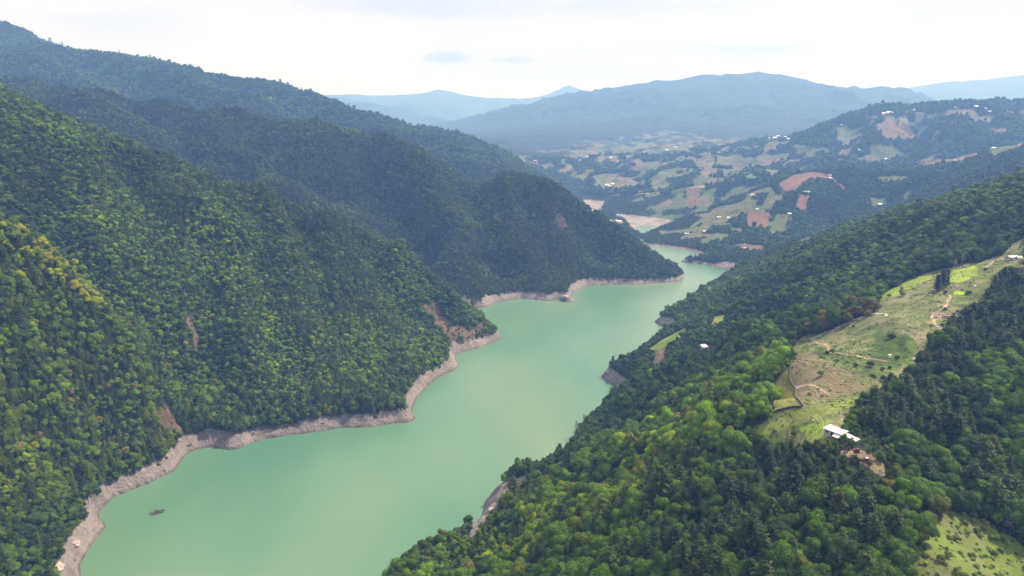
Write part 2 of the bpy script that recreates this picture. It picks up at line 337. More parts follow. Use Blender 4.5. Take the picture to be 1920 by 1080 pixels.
FL = [
 ([(1457,345),(1490,328),(1520,322),(1545,325),(1560,332),(1592,358),(1585,360),(1560,340),(1535,337),(1515,338),(1500,350),(1490,362),(1467,362)], RED, 1950, 2600, .0, BROWN),
 ([(1542,318),(1560,313),(1580,316),(1552,322)], PALE, 2000, 2600, 0, RED),
 ([(1497,366),(1516,366),(1514,398),(1492,396)], BROWN, 1800, 2400, 0, RED),
 ([(1404,392),(1447,399),(1436,431),(1398,426)], BROWN, 1700, 2300, 0, RED),
 ([(1336,392),(1400,380),(1395,400),(1355,420),(1310,440),(1298,445)], MOSS, 1700, 2300, .05, TAN),
 ([(1440,372),(1470,362),(1470,375),(1432,386)], MOSS, 1800, 2400, 0, TAN),
 ([(1455,400),(1480,402),(1475,436),(1440,440)], OLIVE, 1700, 2200, 0, MOSS),
 ([(1382,458),(1432,460),(1430,473),(1390,473)], RED, 1400, 2000, 0, BROWN),
 ([(1282,355),(1310,348),(1314,385),(1290,388)], BROWN, 2000, 2900, 0, TAN),
 ([(1705,308),(1760,298),(1800,292),(1850,280),(1820,300),(1780,308),(1740,312),(1710,318)], RED, 1900, 2600, 0, TAN),
 ([(1850,280),(1920,262),(1920,275),(1860,298)], MOSS, 1800, 2500, 0, GREEN),
 ([(1640,235),(1700,232),(1720,260),(1660,262)], TAN, 2600, 3400, .1, BROWN),
 ([(1835,218),(1860,220),(1858,230),(1842,228)], PALE, 2600, 3500, 0, TAN),
 ([(1855,240),(1890,240),(1885,252),(1862,252)], PALE, 2500, 3400, 0, TAN),
 ([(1500,450),(1590,424),(1600,418),(1560,440),(1520,458),(1490,462)], MOSS, 1100, 1800, 0, TAN),
]
for P, c, a, b, tr, mxx in FL: field(P, c, a, b, tr, 3, mxx)
# the open crest on the right
field([(1395,812),(1430,795),(1450,775),(1440,740),(1460,700),(1485,680),(1478,650),(1500,632),(1560,618),(1640,590),(1640,560),(1690,530),(1745,510),(1800,495),(1840,490),(1880,478),(1898,455),(1925,440),(1925,525),
       (1870,530),(1850,560),(1850,590),(1810,600),(1780,630),(1750,650),(1720,690),(1700,720),(1650,745),(1610,760),(1595,800),(1560,830),(1500,840),(1450,840),(1420,825)], (.105,.14,.036), 280, 760, .012, 5, (.165,.155,.08), .8)
field([(1640,560),(1700,528),(1745,512),(1748,522),(1700,545),(1650,570)], LIME, 450, 760, .05, 3, MOSS, .3)
field([(1765,510),(1830,500),(1838,512),(1800,530),(1770,528)], LIME, 450, 760, 0, 6, MOSS, .35)
field([(1790,545),(1810,543),(1805,552),(1790,552)], LIME, 400, 700, 0, 4)
field([(1640,620),(1700,628),(1720,650),(1690,690),(1640,712),(1560,705),(1520,680),(1530,650),(1600,665),(1640,650)], (.05,.085,.02), 330, 640, .10, 8, (.09,.12,.03), .6)
field([(1480,665),(1520,660),(1620,700),(1650,720),(1610,735),(1560,745),(1500,760),(1482,740)], (.19,.15,.09), 330, 560, .01, 4, (.10,.11,.04), .7)
field([(1440,725),(1480,690),(1495,760),(1450,775)], (.20,.18,.045), 330, 560, 0, 4, MOSS, .5)
field([(1395,812),(1500,768),(1640,735),(1600,760),(1520,790),(1430,815)], (.19,.225,.045), 290, 480, 0, 4, MOSS, .6)
field([(1500,800),(1560,785),(1560,815),(1520,835)], (.22,.32,.03), 280, 400, 0, 4, MOSS, .4)
field([(1570,848),(1610,842),(1660,870),(1665,895),(1640,885),(1600,865)], (.30,.20,.15), 250, 345, 0, 5, TAN, .4)
field([(1745,585),(1800,590),(1800,600),(1750,598)], (.34,.24,.22), 400, 600, 0, 3, TAN, .4)
def track(P, wd, col, y0, y1):
    Q = [hit(*p) for p in P]; m = (GYY > y0) & (GYY < y1); ix = np.nonzero(m); gx = GXX[ix]+nz1[ix]*1.0; gy = GYY[ix]; best = np.full(gx.shape, 9e9)
    for a, b in zip(Q[:-1], Q[1:]):
        dx, dy = b[0]-a[0], b[1]-a[1]; t = np.clip(((gx-a[0])*dx+(gy-a[1])*dy)/(dx*dx+dy*dy+1e-9), 0, 1); best = np.minimum(best, np.hypot(gx-a[0]-t*dx, gy-a[1]-t*dy))
    k = best < wd; ix = (ix[0][k], ix[1][k]); COV[ix] = np.array(col)*(1+.2*nz1[ix][:, None]); KEEP[ix] = 0; SOIL[ix] = 1
DIRT = (.36,.28,.20)
track([(1782,645),(1766,620),(1752,605),(1748,590),(1772,576),(1783,555)], 1.0, DIRT, 380, 640)
track([(1525,636),(1560,662),(1600,668),(1640,676),(1665,680)], 1.2, (.30,.22,.15), 380, 600)
track([(1493,727),(1520,722),(1540,733),(1553,742)], .8, DIRT, 320, 500)
track([(1850,500),(1862,490),(1880,486)], 1.2, DIRT, 500, 700)
track([(1455,775),(1505,770),(1560,752),(1600,742)], .6, (.10,.12,.04), 300, 500)
track([(1520,636),(1580,612),(1640,588),(1662,590)], 1.4, (.36,.33,.27), 450, 660)
track([(1190,368),(1230,362),(1290,352),(1330,350)], 3.5, PALE, 2200, 3200)
track([(1300,350),(1370,333),(1415,320)], 3, TAN, 2200, 3300)
track([(1160,440),(1200,462)], 9, (.38,.29,.27), 1700, 2100)
# bare grass at the lower right corner and the little fields by the lake
field([(1775,955),(1835,972),(1885,1002),(1990,1080),(1990,1300),(1690,1300),(1700,1085),(1700,1040),(1745,1000)], (.15,.20,.035), 120, 330, .6, 9, (.13,.14,.045), .9, 3)
field([(1217,655),(1240,638),(1285,614),(1290,622),(1250,650),(1225,662)], (.20,.30,.04), 700, 1000, 0, 1.5, MOSS, .2)
field([(1228,662),(1250,652),(1245,678),(1222,690)], ROCK, 700, 1000, .1, 3, TAN, .6)
field([(1338,595),(1358,590),(1355,605),(1335,610)], (.28,.30,.05), 600, 1000, 0, 2, MOSS, .2)
# landslips on the left slopes
for P, a, b in [([(790,580),(810,560),(850,610),(880,620),(905,600),(915,615),(880,640),(850,645),(820,620)], 850, 1100),
             ([(352,590),(362,590),(372,640),(368,670),(358,650)], 650, 900), ([(285,770),(310,760),(345,815),(330,830),(300,800)], 600, 760),
             ([(345,285),(362,278),(362,305),(350,300)], 1300, 1900), ([(1040,400),(1060,410),(1065,440),(1045,430)], 1300, 1600), ([(120,1040),(150,1020),(160,1050),(90,1080)], 380, 480)]:
    field(P, (.085,.052,.042), a, b, .38, 8, (.13,.088,.065), .7)
# bare drawdown band along the water
band_h = 12 + 3.0*fbm(GXX/60, GYY/60, 3, 90) - 5*sstep(40, 200, GXX-.12*GYY+60)*(GYY < 1500)
band_h = np.where((UG > 1085) & (GYY > 1560) & (GYY < 3100), 5 + 0*band_h, band_h)
lake = (GYY < 3100) & (zb < band_h) & (UG > -300) & (UG < 1500)
COV[lake] = np.array((.225,.188,.178))*(1+.35*nz1[lake][:, None]*.6+.2*nz2[lake][:, None]); SOIL[lake] = 2; KEEP[lake & (zb < band_h-2.5)] = 0
for P_, y0_, y1_ in (([(885,925),(985,890),(994,925),(968,990),(880,1020)], 420, 660), ([(1115,690),(1150,692),(1188,722),(1185,750),(1135,770)], 740, 960), ([(1215,592),(1262,596),(1270,612),(1240,622)], 980, 1260)):
    m = inpoly(UG, VG, P_) & (GYY > y0_) & (GYY < y1_) & (zb < 32); COV[m] = np.array((.225,.188,.178))*(1+.3*nz1[m][:, None]); SOIL[m] = 2; KEEP[m] = 0
wet = lake & (zb < 1.3) & (GYY < 1700); COV[wet] *= .55
step_ = lake & (np.sin(zb*2.1+2*nz2) > .55) & (GYY < 1300); COV[step_] *= .86
# the upstream flats
m = lake & (UG > 1085) & (GYY > 1900); COV[m] = np.array((.38,.29,.27))*(1+.2*nz2[m][:, None])

# ------------------------------------------------------------------ materials
def mat(name):
    m = bpy.data.materials.new(name); m.use_nodes = True; t = m.node_tree; t.nodes.clear()
    o = N(t, 'ShaderNodeOutputMaterial'); b = N(t, 'ShaderNodeBsdfPrincipled'); L(t, b.outputs[0], o.inputs[0]); return m, t, b, o
def plain(name, col, rough=.7, metal=0., var=.12, scale=1.5):
    m, t, b, o = mat(name); b.inputs['Roughness'].default_value = rough; b.inputs['Metallic'].default_value = metal
    tcn = N(t, 'ShaderNodeTexCoord'); nn = N(t, 'ShaderNodeTexNoise'); nn.inputs['Scale'].default_value = scale; nn.inputs['Detail'].default_value = 4
    L(t, tcn.outputs['Object'], nn.inputs['Vector'])
    r = N(t, 'ShaderNodeMapRange'); r.inputs[1].default_value = .3; r.inputs[2].default_value = .7; r.inputs[3].default_value = 1-var; r.inputs[4].default_value = 1+var*.4
    L(t, nn.outputs['Fac'], r.inputs[0])
    mm = N(t, 'ShaderNodeMix', data_type='RGBA', blend_type='MULTIPLY'); mm.inputs[0].default_value = 1; mm.inputs[6].default_value = (*col, 1)
    L(t, r.outputs[0], mm.inputs[7]); L(t, mm.outputs[2], b.inputs['Base Color'])
    return m
def noise_tex(t, vec, scale, detail=4, rough=.55):
    nn = N(t, 'ShaderNodeTexNoise'); nn.inputs['Scale'].default_value = scale; nn.inputs['Detail'].default_value = detail; nn.inputs['Roughness'].default_value = rough
    L(t, vec, nn.inputs['Vector']); return nn.outputs['Fac']
def math_(t, op, a, b=None, c=None):
    m = N(t, 'ShaderNodeMath', operation=op)
    for i, x in enumerate((a, b, c)):
        if x is None: continue
        if isinstance(x, (int, float)): m.inputs[i].default_value = x
        else: L(t, x, m.inputs[i])
    return m.outputs[0]
def land_mat(name, s1, s2, bump, var, strata=False, furrow=0):
    m, t, b, o = mat(name); b.inputs['Roughness'].default_value = .95; b.inputs['Specular IOR Level'].default_value = .15
    at_ = N(t, 'ShaderNodeAttribute', attribute_name='cover'); g = N(t, 'ShaderNodeNewGeometry'); pos = g.outputs['Position']
    a = noise_tex(t, pos, s1, 6, .65); c = noise_tex(t, pos, s2, 5, .6)
    f = math_(t, 'MULTIPLY_ADD', a, var, 1-var*.5); f2 = math_(t, 'MULTIPLY_ADD', c, var*.8, 1-var*.4); f = math_(t, 'MULTIPLY', f, f2)
    hgt = math_(t, 'ADD', a, c)
    if strata:
        mp_ = N(t, 'ShaderNodeMapping'); mp_.inputs['Scale'].default_value = (.05, .05, 1.1); mp_.inputs['Rotation'].default_value = (.25, .12, 0); L(t, pos, mp_.inputs['Vector'])
        sn = noise_tex(t, mp_.outputs[0], 1.0, 6, .7); f = math_(t, 'MULTIPLY', f, math_(t, 'MULTIPLY_ADD', sn, 1.1, .45)); hgt = math_(t, 'ADD', hgt, sn)
        vv = N(t, 'ShaderNodeTexVoronoi'); vv.inputs['Scale'].default_value = .35; L(t, pos, vv.inputs['Vector']); hgt = math_(t, 'ADD', hgt, math_(t, 'MULTIPLY', vv.outputs['Distance'], .8))
    if furrow:
        wv = N(t, 'ShaderNodeTexWave', wave_type='BANDS', bands_direction='Z'); wv.inputs['Scale'].default_value = furrow; wv.inputs['Distortion'].default_value = 3.5; wv.inputs['Detail'].default_value = 3; wv.inputs['Detail Scale'].default_value = .4
        L(t, pos, wv.inputs['Vector']); f = math_(t, 'MULTIPLY', f, math_(t, 'MULTIPLY_ADD', math_(t, 'MULTIPLY', wv.outputs['Fac'], math_(t, 'GREATER_THAN', c, .46)), .42, .8)); hgt = math_(t, 'ADD', hgt, math_(t, 'MULTIPLY', wv.outputs['Fac'], .12))
    mm = N(t, 'ShaderNodeMix', data_type='RGBA', blend_type='MULTIPLY'); mm.inputs[0].default_value = 1; L(t, at_.outputs['Color'], mm.inputs[6]); L(t, f, mm.inputs[7])
    L(t, mm.outputs[2], b.inputs['Base Color'])
    bp = N(t, 'ShaderNodeBump'); bp.inputs['Strength'].default_value = 1; bp.inputs['Distance'].default_value = bump; L(t, hgt, bp.inputs['Height']); L(t, bp.outputs[0], b.inputs['Normal'])
    return m
for P_, y0_, y1_ in (([(1163,401),(1195,404),(1268,415),(1240,424),(1205,438),(1186,428)], 1950, 2800), ([(1093,374),(1135,376),(1124,394),(1108,402),(1098,394)], 2450, 3200), ([(1170,436),(1200,447),(1213,462),(1190,458),(1165,446)], 1700, 2200)):
    m = inpoly(UG, VG, P_) & (GYY > y0_) & (GYY < y1_); ZG = np.where(m, np.clip(ZG, .4, 3.0)+.3*nz1, ZG); COV[m] = np.array((.25,.215,.20))*(1+.35*nz2[m][:, None]+.2*nz1[m][:, None]); SOIL[m] = 2; KEEP[m] = 0
for P_ in ([(1191,423),(1236,424),(1240,429),(1205,438),(1196,433)], [(1205,461),(1250,463),(1312,480),(1275,486),(1215,470)]):
    m = inpoly(UG, VG, P_) & (GYY > 1650) & (GYY < 2600) & (ZG < 6); ZG = np.where(m, -1.0, ZG)
M_HILL = land_mat('forest_floor', .12, .02, 1.5, .6)
M_FIELD = land_mat('field_ground', .35, .05, .7, .55, furrow=.55)
M_SHORE = land_mat('bare_shore_rock', .5, .06, 1.3, .7, strata=True)
M_MOUNT = land_mat('mountain_woods', .012, .003, 30, 1.5)

def grid_obj(name, fmask, material):
    f = np.nonzero(fmask); a = f[0]*NR+f[1]
    quads = np.stack([a, a+1, a+NR+1, a+NR], 1)      # clockwise/ccw fixed so normals point up
    used, inv = np.unique(quads, return_inverse=True); quads = inv.reshape(-1, 4).astype(np.int32)
    co = np.stack([GXX.ravel()[used], GYY.ravel()[used], ZG.ravel()[used]], 1).astype(np.float32)
    me = bpy.data.meshes.new(name); me.vertices.add(len(co)); me.vertices.foreach_set('co', co.ravel())
    nq = len(quads); me.loops.add(nq*4); me.loops.foreach_set('vertex_index', quads[:, ::-1].ravel())
    me.polygons.add(nq); me.polygons.foreach_set('loop_start', np.arange(0, nq*4, 4, dtype=np.int32)); me.polygons.foreach_set('use_smooth', np.ones(nq, bool))
    me.update(calc_edges=True)
    at_ = me.color_attributes.new('cover', 'FLOAT_COLOR', 'POINT'); c = np.ones((len(co), 4), np.float32); c[:, :3] = np.clip(COV.reshape(-1, 3)[used], .005, .9); at_.data.foreach_set('color', c.ravel())
    me.materials.append(material); o = bpy.data.objects.new(name, me); COL.objects.link(o); o['kind'] = 'structure'; return o
fr = RG[:-1, :-1]; soil = SOIL[:-1, :-1]; zmx = np.maximum(np.maximum(ZG[:-1, :-1], ZG[1:, :-1]), np.maximum(ZG[:-1, 1:], ZG[1:, 1:]))
isfar = fr > 5200; M_GRASS = land_mat('rough_grass', .5, .09, .9, .8)
grid_obj('hills', (~isfar) & (soil == 0), M_HILL)
grid_obj('farm_fields', (~isfar) & (soil == 1), M_FIELD)
grid_obj('grass_slope', (~isfar) & (soil == 3), M_GRASS)
grid_obj('shore', (~isfar) & (soil == 2), M_SHORE)
grid_obj('mountains', isfar, M_MOUNT)

# water
def water_mat():
    m, t, b, o = mat('lake_water'); g = N(t, 'ShaderNodeNewGeometry'); pos = g.outputs['Position']
    mp_ = N(t, 'ShaderNodeMapping'); mp_.inputs['Scale'].default_value = (.0045, .0022, 1); L(t, pos, mp_.inputs['Vector'])
    a = noise_tex(t, mp_.outputs[0], 1, 3, .5); r = N(t, 'ShaderNodeValToRGB'); L(t, a, r.inputs[0])
    r.color_ramp.elements[0].position = .35; r.color_ramp.elements[0].color = (.070, .176, .108, 1)
    r.color_ramp.elements[1].position = .65; r.color_ramp.elements[1].color = (.150, .220, .132, 1)
    L(t, r.outputs[0], b.inputs['Base Color']); b.inputs['Roughness'].default_value = .22; b.inputs['IOR'].default_value = 1.33
    mp2 = N(t, 'ShaderNodeMapping'); mp2.inputs['Scale'].default_value = (1, 1.6, 1); L(t, pos, mp2.inputs['Vector'])
    n2 = noise_tex(t, mp2.outputs[0], .8, 3, .6); bp = N(t, 'ShaderNodeBump'); bp.inputs['Distance'].default_value = .22; bp.inputs['Strength'].default_value = .6; L(t, n2, bp.inputs['Height']); L(t, bp.outputs[0], b.inputs['Normal'])
    return m
me = bpy.data.meshes.new('lake_water'); me.from_pydata([(-1200,20,0),(1500,20,0),(1500,3600,0),(-1200,3600,0)], [], [(0,1,2,3)]); me.materials.append(water_mat())
o = bpy.data.objects.new('lake_water', me); COL.objects.link(o); o['kind'] = 'structure'

#<TREES>
# ------------------------------------------------------------------ tree kinds
def new_mesh(name, V, Fc, mats, midx=None, shade=None, leafv=None):
    me = bpy.data.meshes.new(name); me.from_pydata(V, [], Fc)
    for m in mats: me.materials.append(m)
    if midx is not None: me.polygons.foreach_set('material_index', midx)
    if shade: me.polygons.foreach_set('use_smooth', [True]*len(Fc))
    if leafv is not None:
        a = me.attributes.new('leafv', 'FLOAT', 'FACE'); a.data.foreach_set('value', leafv)
    return me
def leaf_mat():
    m, t, b, o = mat('foliage'); b.inputs['Roughness'].default_value = .6; b.inputs['Specular IOR Level'].default_value = .25
    a = N(t, 'ShaderNodeAttribute', attribute_type='INSTANCER', attribute_name='tint'); lv = N(t, 'ShaderNodeAttribute', attribute_name='leafv')
    mm = N(t, 'ShaderNodeMix', data_type='RGBA', blend_type='MULTIPLY'); mm.inputs[0].default_value = 1; L(t, a.outputs['Color'], mm.inputs[6]); L(t, lv.outputs['Fac'], mm.inputs[7])
    L(t, mm.outputs[2], b.inputs['Base Color'])
    tr = N(t, 'ShaderNodeBsdfTranslucent'); L(t, mm.outputs[2], tr.inputs['Color']); ms = N(t, 'ShaderNodeMixShader'); ms.inputs[0].default_value = .22
    L(t, b.outputs[0], ms.inputs[1]); L(t, tr.outputs[0], ms.inputs[2]); L(t, ms.outputs[0], o.inputs[0]); return m
M_LEAF = leaf_mat(); M_BARK = plain('bark', (.10, .075, .055), .9); M_DEAD = plain('dead_bark', (.33, .29, .27), .9)
ICO = {}
def ico(sub):
    if sub not in ICO:
        bm = bmesh.new(); bmesh.ops.create_icosphere(bm, subdivisions=sub, radius=1); ICO[sub] = (np.array([v.co[:] for v in bm.verts]), [[v.index for v in f.verts] for f in bm.faces]); bm.free()
    return ICO[sub]
class Buf:
    def __init__(s): s.V = []; s.F = []; s.lv = []; s.n = 0
    def add(s, V, Fc, lv): s.V.extend(map(tuple, V)); s.F.extend([[i+s.n for i in f] for f in Fc]); s.lv.extend(lv); s.n += len(V)
    def leaf(s, p, nrm, size, lv):
        nrm = nrm/np.linalg.norm(nrm); a = np.cross(nrm, rng.normal(size=3)); a /= np.linalg.norm(a); b = np.cross(nrm, a)
        a = a*size*rng.uniform(.7, 1.2); b = b*size*rng.uniform(.45, .8)
        s.add([p-a-b*.3, p-b, p+a*.9, p+b+a*.2], [[0, 1, 2, 3]], [lv])
    def lobe(s, c, r, sub, core=.8, jag=.18):
        V, Fc = ico(sub); V = V*(1+jag*rng.normal(size=(len(V), 1)))*np.array(r)*core+c; s.add(V, Fc, rng.uniform(.7, 1.05, len(Fc)))
def limb(B, a, b, ra, rb, k=5):
    a = np.array(a, float); b = np.array(b, float); d = b-a; d /= np.linalg.norm(d); u = np.cross(d, (.3, .9, .1)); u /= np.linalg.norm(u); v = np.cross(d, u)
    V = [a+ra*(math.cos(q)*u+math.sin(q)*v) for q in np.linspace(0, 2*math.pi, k, endpoint=False)]+[b+rb*(math.cos(q)*u+math.sin(q)*v) for q in np.linspace(0, 2*math.pi, k, endpoint=False)]
    B.add(V, [[i, (i+1) % k, k+(i+1) % k, k+i] for i in range(k)], [1]*k)
def broadleaf(hi, flat=1.0):
    """crown about 1 wide and 1 tall-ish, standing on the origin; returns crown buffer, trunk buffer"""
    C = Buf(); T = Buf(); limb(T, (0, 0, -.25), (0.02, 0, .45), .035, .025)
    nl = rng.integers(8, 12) if hi else 6
    lobes = [(np.array((0, 0, .62*flat+.05)), .30)]
    for k in range(nl):
        a = 2*math.pi*k/nl+rng.uniform(-.35, .35); q = rng.uniform(.16, .34); z = rng.uniform(.34, .80)*flat
        if z > .66*flat: q *= .6
        c = np.array((math.cos(a)*q, math.sin(a)*q, z)); lobes.append((c, rng.uniform(.13, .23))); limb(T, (0, 0, .2+.2*rng.random()), c, .018, .006, 3)
    for c, r in lobes:
        lv0 = rng.uniform(.8, 1.2)
        C.lobe(c, (r, r, r*.85), 2 if hi else 1, .78, .12)
        for j in range(int((620 if hi else 170)*r*r/.05*.55)):
            d = rng.normal(size=3); d /= np.linalg.norm(d)
            if d[2] < -.55: d[2] *= -1
            p = c+d*r*np.array((1, 1, .85))*rng.uniform(.82, 1.12)
            C.leaf(p, d+rng.normal(size=3)*.32, (.032 if hi else .062), lv0*rng.uniform(.65, 1.35)*(1.12 if d[2] > .3 else .95))
    return C, T
def pine(hi, tiers=8, wide=.5, thin=1.0):
    """narrow crown of drooping whorls, 1 tall"""
    C = Buf(); T = Buf(); limb(T, (0, 0, -.15), (0, 0, .5), .022, .014); limb(T, (0, 0, .5), (0, 0, .97), .014, .004)
    for k in range(tiers):
        z = .22+.74*k/(tiers-1); R = wide*.5*(1-((z-.22)/.8)**2.8)*rng.uniform(.8, 1.1)+.03
        nb = int(rng.integers(6, 9)) if hi else 5; a0 = rng.uniform(0, 6)
        if thin > .8: C.lobe(np.array((0, 0, z)), (R*.5, R*.5, .07), 1, .9, .15)
        for j in range(nb):
            a = a0+2*math.pi*j/nb+rng.uniform(-.3, .3); rr_ = R*rng.uniform(.65, 1.1); tip = np.array((math.cos(a)*rr_, math.sin(a)*rr_, z+.02-.05*rng.random()))
            limb(T, (0, 0, z), tip, .007, .002, 3); lv0 = rng.uniform(.75, 1.2)
            m = int((13 if hi else 5)*thin)+1
            for q in range(m):
                f = rng.uniform(.35, 1.05); p = np.array((0, 0, z))*(1-f)+tip*f+rng.normal(size=3)*np.array((.022, .022, .014))*(1+.7*(not hi))
                C.leaf(p, np.array((math.cos(a)*.4, math.sin(a)*.4, .9))+rng.normal(size=3)*.35, .036 if hi else .065, lv0*rng.uniform(.65, 1.35))
    for j in range(10): C.leaf(np.array((0, 0, .93+.05*rng.random()))+rng.normal(size=3)*.012, rng.normal(size=3), .03, 1)
    return C, T
def finish(C, T, name, leaf=None):
    lm = leaf or M_LEAF
    crown = new_mesh(name+'_crown', C.V, C.F, [lm], None, False, C.lv); trunk = new_mesh(name+'_trunk', T.V, T.F, [M_BARK], None, True)
    both = new_mesh(name, C.V+T.V, C.F+[[i+C.n for i in f] for f in T.F], [lm, M_BARK], [0]*len(C.F)+[1]*len(T.F), False, list(C.lv)+[1]*len(T.F))
    return crown, trunk, both
BL = [finish(*broadleaf(True, f), 'broadleaf_tree') for f in (1, .9, 1.15, 1.0)]; BLO = [finish(*broadleaf(False, f), 'broadleaf_tree_far') for f in (1, .9, 1.15)]
PN = [finish(*pine(True, k, wd), 'pine_tree') for k, wd in ((8, .62), (8, .54), (7, .7))]; PLO = [finish(*pine(False, k, wd), 'pine_tree_far') for k, wd in ((6, .62), (6, .7))]
SH = [finish(*broadleaf(False, f), 'shrub') for f in (.7, .6)]

# ------------------------------------------------------------------ where the trees stand
run = np.maximum.accumulate((ZG-H)/RG, axis=1)                      # steepest sight line so far, outward from the viewpoint
VIS = ((ZG-H)/RG - run)*RG                                          # metres below the sight line (0 = in view)
gz0 = np.gradient(zb, axis=0)/(RG*(TH1-TH0)/(NT-1)); gz1 = np.gradient(zb, axis=1)/np.gradient(RG, axis=1); SEC = np.sqrt(1+np.clip(gz0**2+gz1**2, 0, 6))
def scatter(y0, y1, s):
    s *= .72
    xs = np.arange(-2600, 2900, s); ys = np.arange(y0, y1, s); x, y = np.meshgrid(xs, ys); x = x.ravel(); y = y.ravel()
    m = np.abs(x) < y*.86+60; x, y = x[m], y[m]; x = x+rng.uniform(-.5, .5, len(x))*s; y = y+rng.uniform(-.5, .5, len(y))*s
    z = height(x, y); k = height(x, y, KEEP)*np.minimum(1, .52*height(x, y, SEC)); u, v = proj(x, y, z)
    m = (u > -130) & (u < 2050) & (v < 1230) & (z > 4.5) & (rng.random(len(x)) < k)
    vis = height(x, y, VIS); m &= vis > (-70 if y0 < 1800 else -25)
    return x[m], y[m], z[m], u[m], v[m], vis[m]
bands = [(150, 720, 4.2, 7.7, 0), (720, 1300, 3.6, 5.9, 1), (1300, 2300, 4.8, 6.8, 2), (2300, 4000, 8.6, 10.5, 3)]
T_ = []
for y0, y1, s, size, b in bands:
    x, y, z, u, v, vis = scatter(y0, y1, s); T_.append(np.stack([x, y, z, u, v, vis, np.full(len(x), size), np.full(len(x), b)], 1))
T_ = np.concatenate(T_); nT = len(T_); x, y, z, u, v, vis, size, band = T_.T; print('trees', nT, [int((band == b).sum()) for b in range(4)])
left = x < (-20+.11*y)
n1 = fbm(x/70, y/70, 3, 110); n2 = fbm(x/26, y/26, 2, 114); n3 = rng.normal(size=nT); n4 = fbm(x/160, y/160, 2, 118)
pineP = np.where(left, .34+.55*n4+.25*n2, .14+.4*n4+.2*n2)
pineP = np.where(left & (y > 1150), .4+.5*n4, pineP); pineP = np.where(y > 2300, .1, pineP)
rdark = inpoly(u, v, [(1640,700),(1720,640),(1800,560),(1930,510),(1930,700),(1900,730),(1800,700),(1760,740),(1850,830),(1930,960),(1930,1060),(1840,960),(1740,850),(1600,800),(1600,740)]) & (y < 640)
pineP = np.where(rdark, .68, pineP)
spur = inpoly(u, v, [(-200,380),(40,440),(130,500),(220,600),(300,740),(345,840),(-200,1100)]) & (y < 720); pineP = np.where(spur, .45, pineP)
pineP = np.where(inpoly(u, v, [(1250,850),(1560,850),(1500,1000),(1320,1060),(1120,1000)]) & (y < 460), .62, pineP)
isp = rng.random(nT) < pineP
DK=(.028,.056,.005); MD=(.050,.096,.007); GN=(.074,.145,.008); YG=(.128,.195,.008); OL=(.095,.110,.012); OR=(.16,.135,.018); GY_=(.11,.105,.07); YL=(.165,.215,.012); PD=(.024,.044,.006); PM=(.052,.084,.009)
PAL = np.array([DK, MD, GN, YG, OL, OR, GY_, YL, PD, PM])
q = n1*.55+n2*.55+n3*.38
idx = np.select([q < -.5, q < .15, q < .62, q < 1.05], [0, 1, 2, 2], 3)
r_ = rng.random(nT)
idx = np.where((r_ < .015) & (band < 2), 4, idx); idx = np.where((r_ > .9985) & (band < 2), 5, idx); idx = np.where((r_ > .978) & (r_ < .981) & (band < 2), 6, idx)
idx = np.where(isp, np.where(n3+n1 < .2, 8, 9), idx)
def zone(P, choice, y0, y1, p=.8, pinetoo=True):
    global idx, isp
    m = inpoly(u, v, P) & (y > y0) & (y < y1) & (rng.random(nT) < p); 
    c = rng.choice(choice, nT); idx = np.where(m, c, idx); isp = isp & ~m if pinetoo else isp
zone([(0,420),(60,450),(130,490),(200,570),(195,590),(140,560),(90,520),(0,460)], [7,3,7,2], 500, 760, .6)
zone([(355,380),(420,410),(440,470),(470,520),(440,560),(380,520),(350,440)], [3,2,3,2], 700, 1100, .5)
zone([(460,640),(520,590),(600,650),(640,740),(560,760),(480,720)], [3,2,2,3,1], 650, 950, .42)
zone([(620,620),(700,640),(720,700),(640,720)], [3,2,2], 700, 1000, .4)
zone([(1800,680),(1920,690),(1930,860),(1860,800)], [2,2,3], 250, 500, .8)
zone([(1280,730),(1500,660),(1480,780),(1300,900),(1150,900),(1100,850)], [3,2,2,1,4], 350, 700, .32)
zone([(1000,880),(1400,800),(1500,900),(1400,1000),(900,1080),(850,1040)], [3,2,1,2,2,4], 200, 520, .3)
zone([(1450,560),(1600,470),(1750,420),(1780,450),(1650,540),(1500,610)], [3,2,1,1], 600, 1000, .4)
zone([(1600,880),(1750,930),(1800,960),(1740,1040),(1640,960)], [4,5,2,3], 180, 330, .5)
zone([(640,250),(770,270),(780,390),(700,390)], [4,1,1], 1200, 2000, .3)
hedge = inpoly(u, v, [(1470,632),(1560,600),(1640,570),(1700,545),(1748,530),(1750,548),(1700,566),(1640,592),(1560,618),(1490,650)]) & (y < 800)
PAL = np.vstack([PAL, (.135,.112,.020)]); idx = np.where(hedge & (rng.random(nT) < .5), 10, idx); isp = isp & ~hedge; TN_ = 0
tint = PAL[idx]*np.exp(rng.normal(size=(nT, 1))*np.where(left, np.where(y > 1300, .07, .11), .18)[:, None])*(1+.35*np.clip(fbm(x/240, y/240, 3, 150), -.9, .9))[:, None]*np.exp(rng.normal(size=(nT, 3))*.04)
tint = np.where((spur | inpoly(u, v, [(1150,850),(1480,660),(1480,800),(1200,980),(900,1060)]))[:, None], tint*np.array((1.5, 1.35, 1.1)), tint)  # sunlit look of the left spur put into its tint; right patch lifted alike
tint = tint*np.where(left[:, None], np.array((1.5, 1.28, .9)), np.array((1.12, 1.1, .85)))
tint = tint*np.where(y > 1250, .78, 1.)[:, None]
sz = size*np.where(left & (y < 720), .88, 1)*np.exp(rng.normal(size=nT)*.25)*np.where((u > 1060) & (u < 1330) & (v > 366) & (v < 470) & (y > 1650), .5, 1)*np.where(isp, 1, 1)*(1+.15*n1)
edge = (KEEP[np.clip(((np.arctan2(x, y)-TH0)/(TH1-TH0)*(NT-1)).astype(int), 0, NT-1), np.clip((np.log(np.hypot(x, y)/R0)/math.log(R1/R0)*(NR-1)).astype(int), 0, NR-1)] < .9)
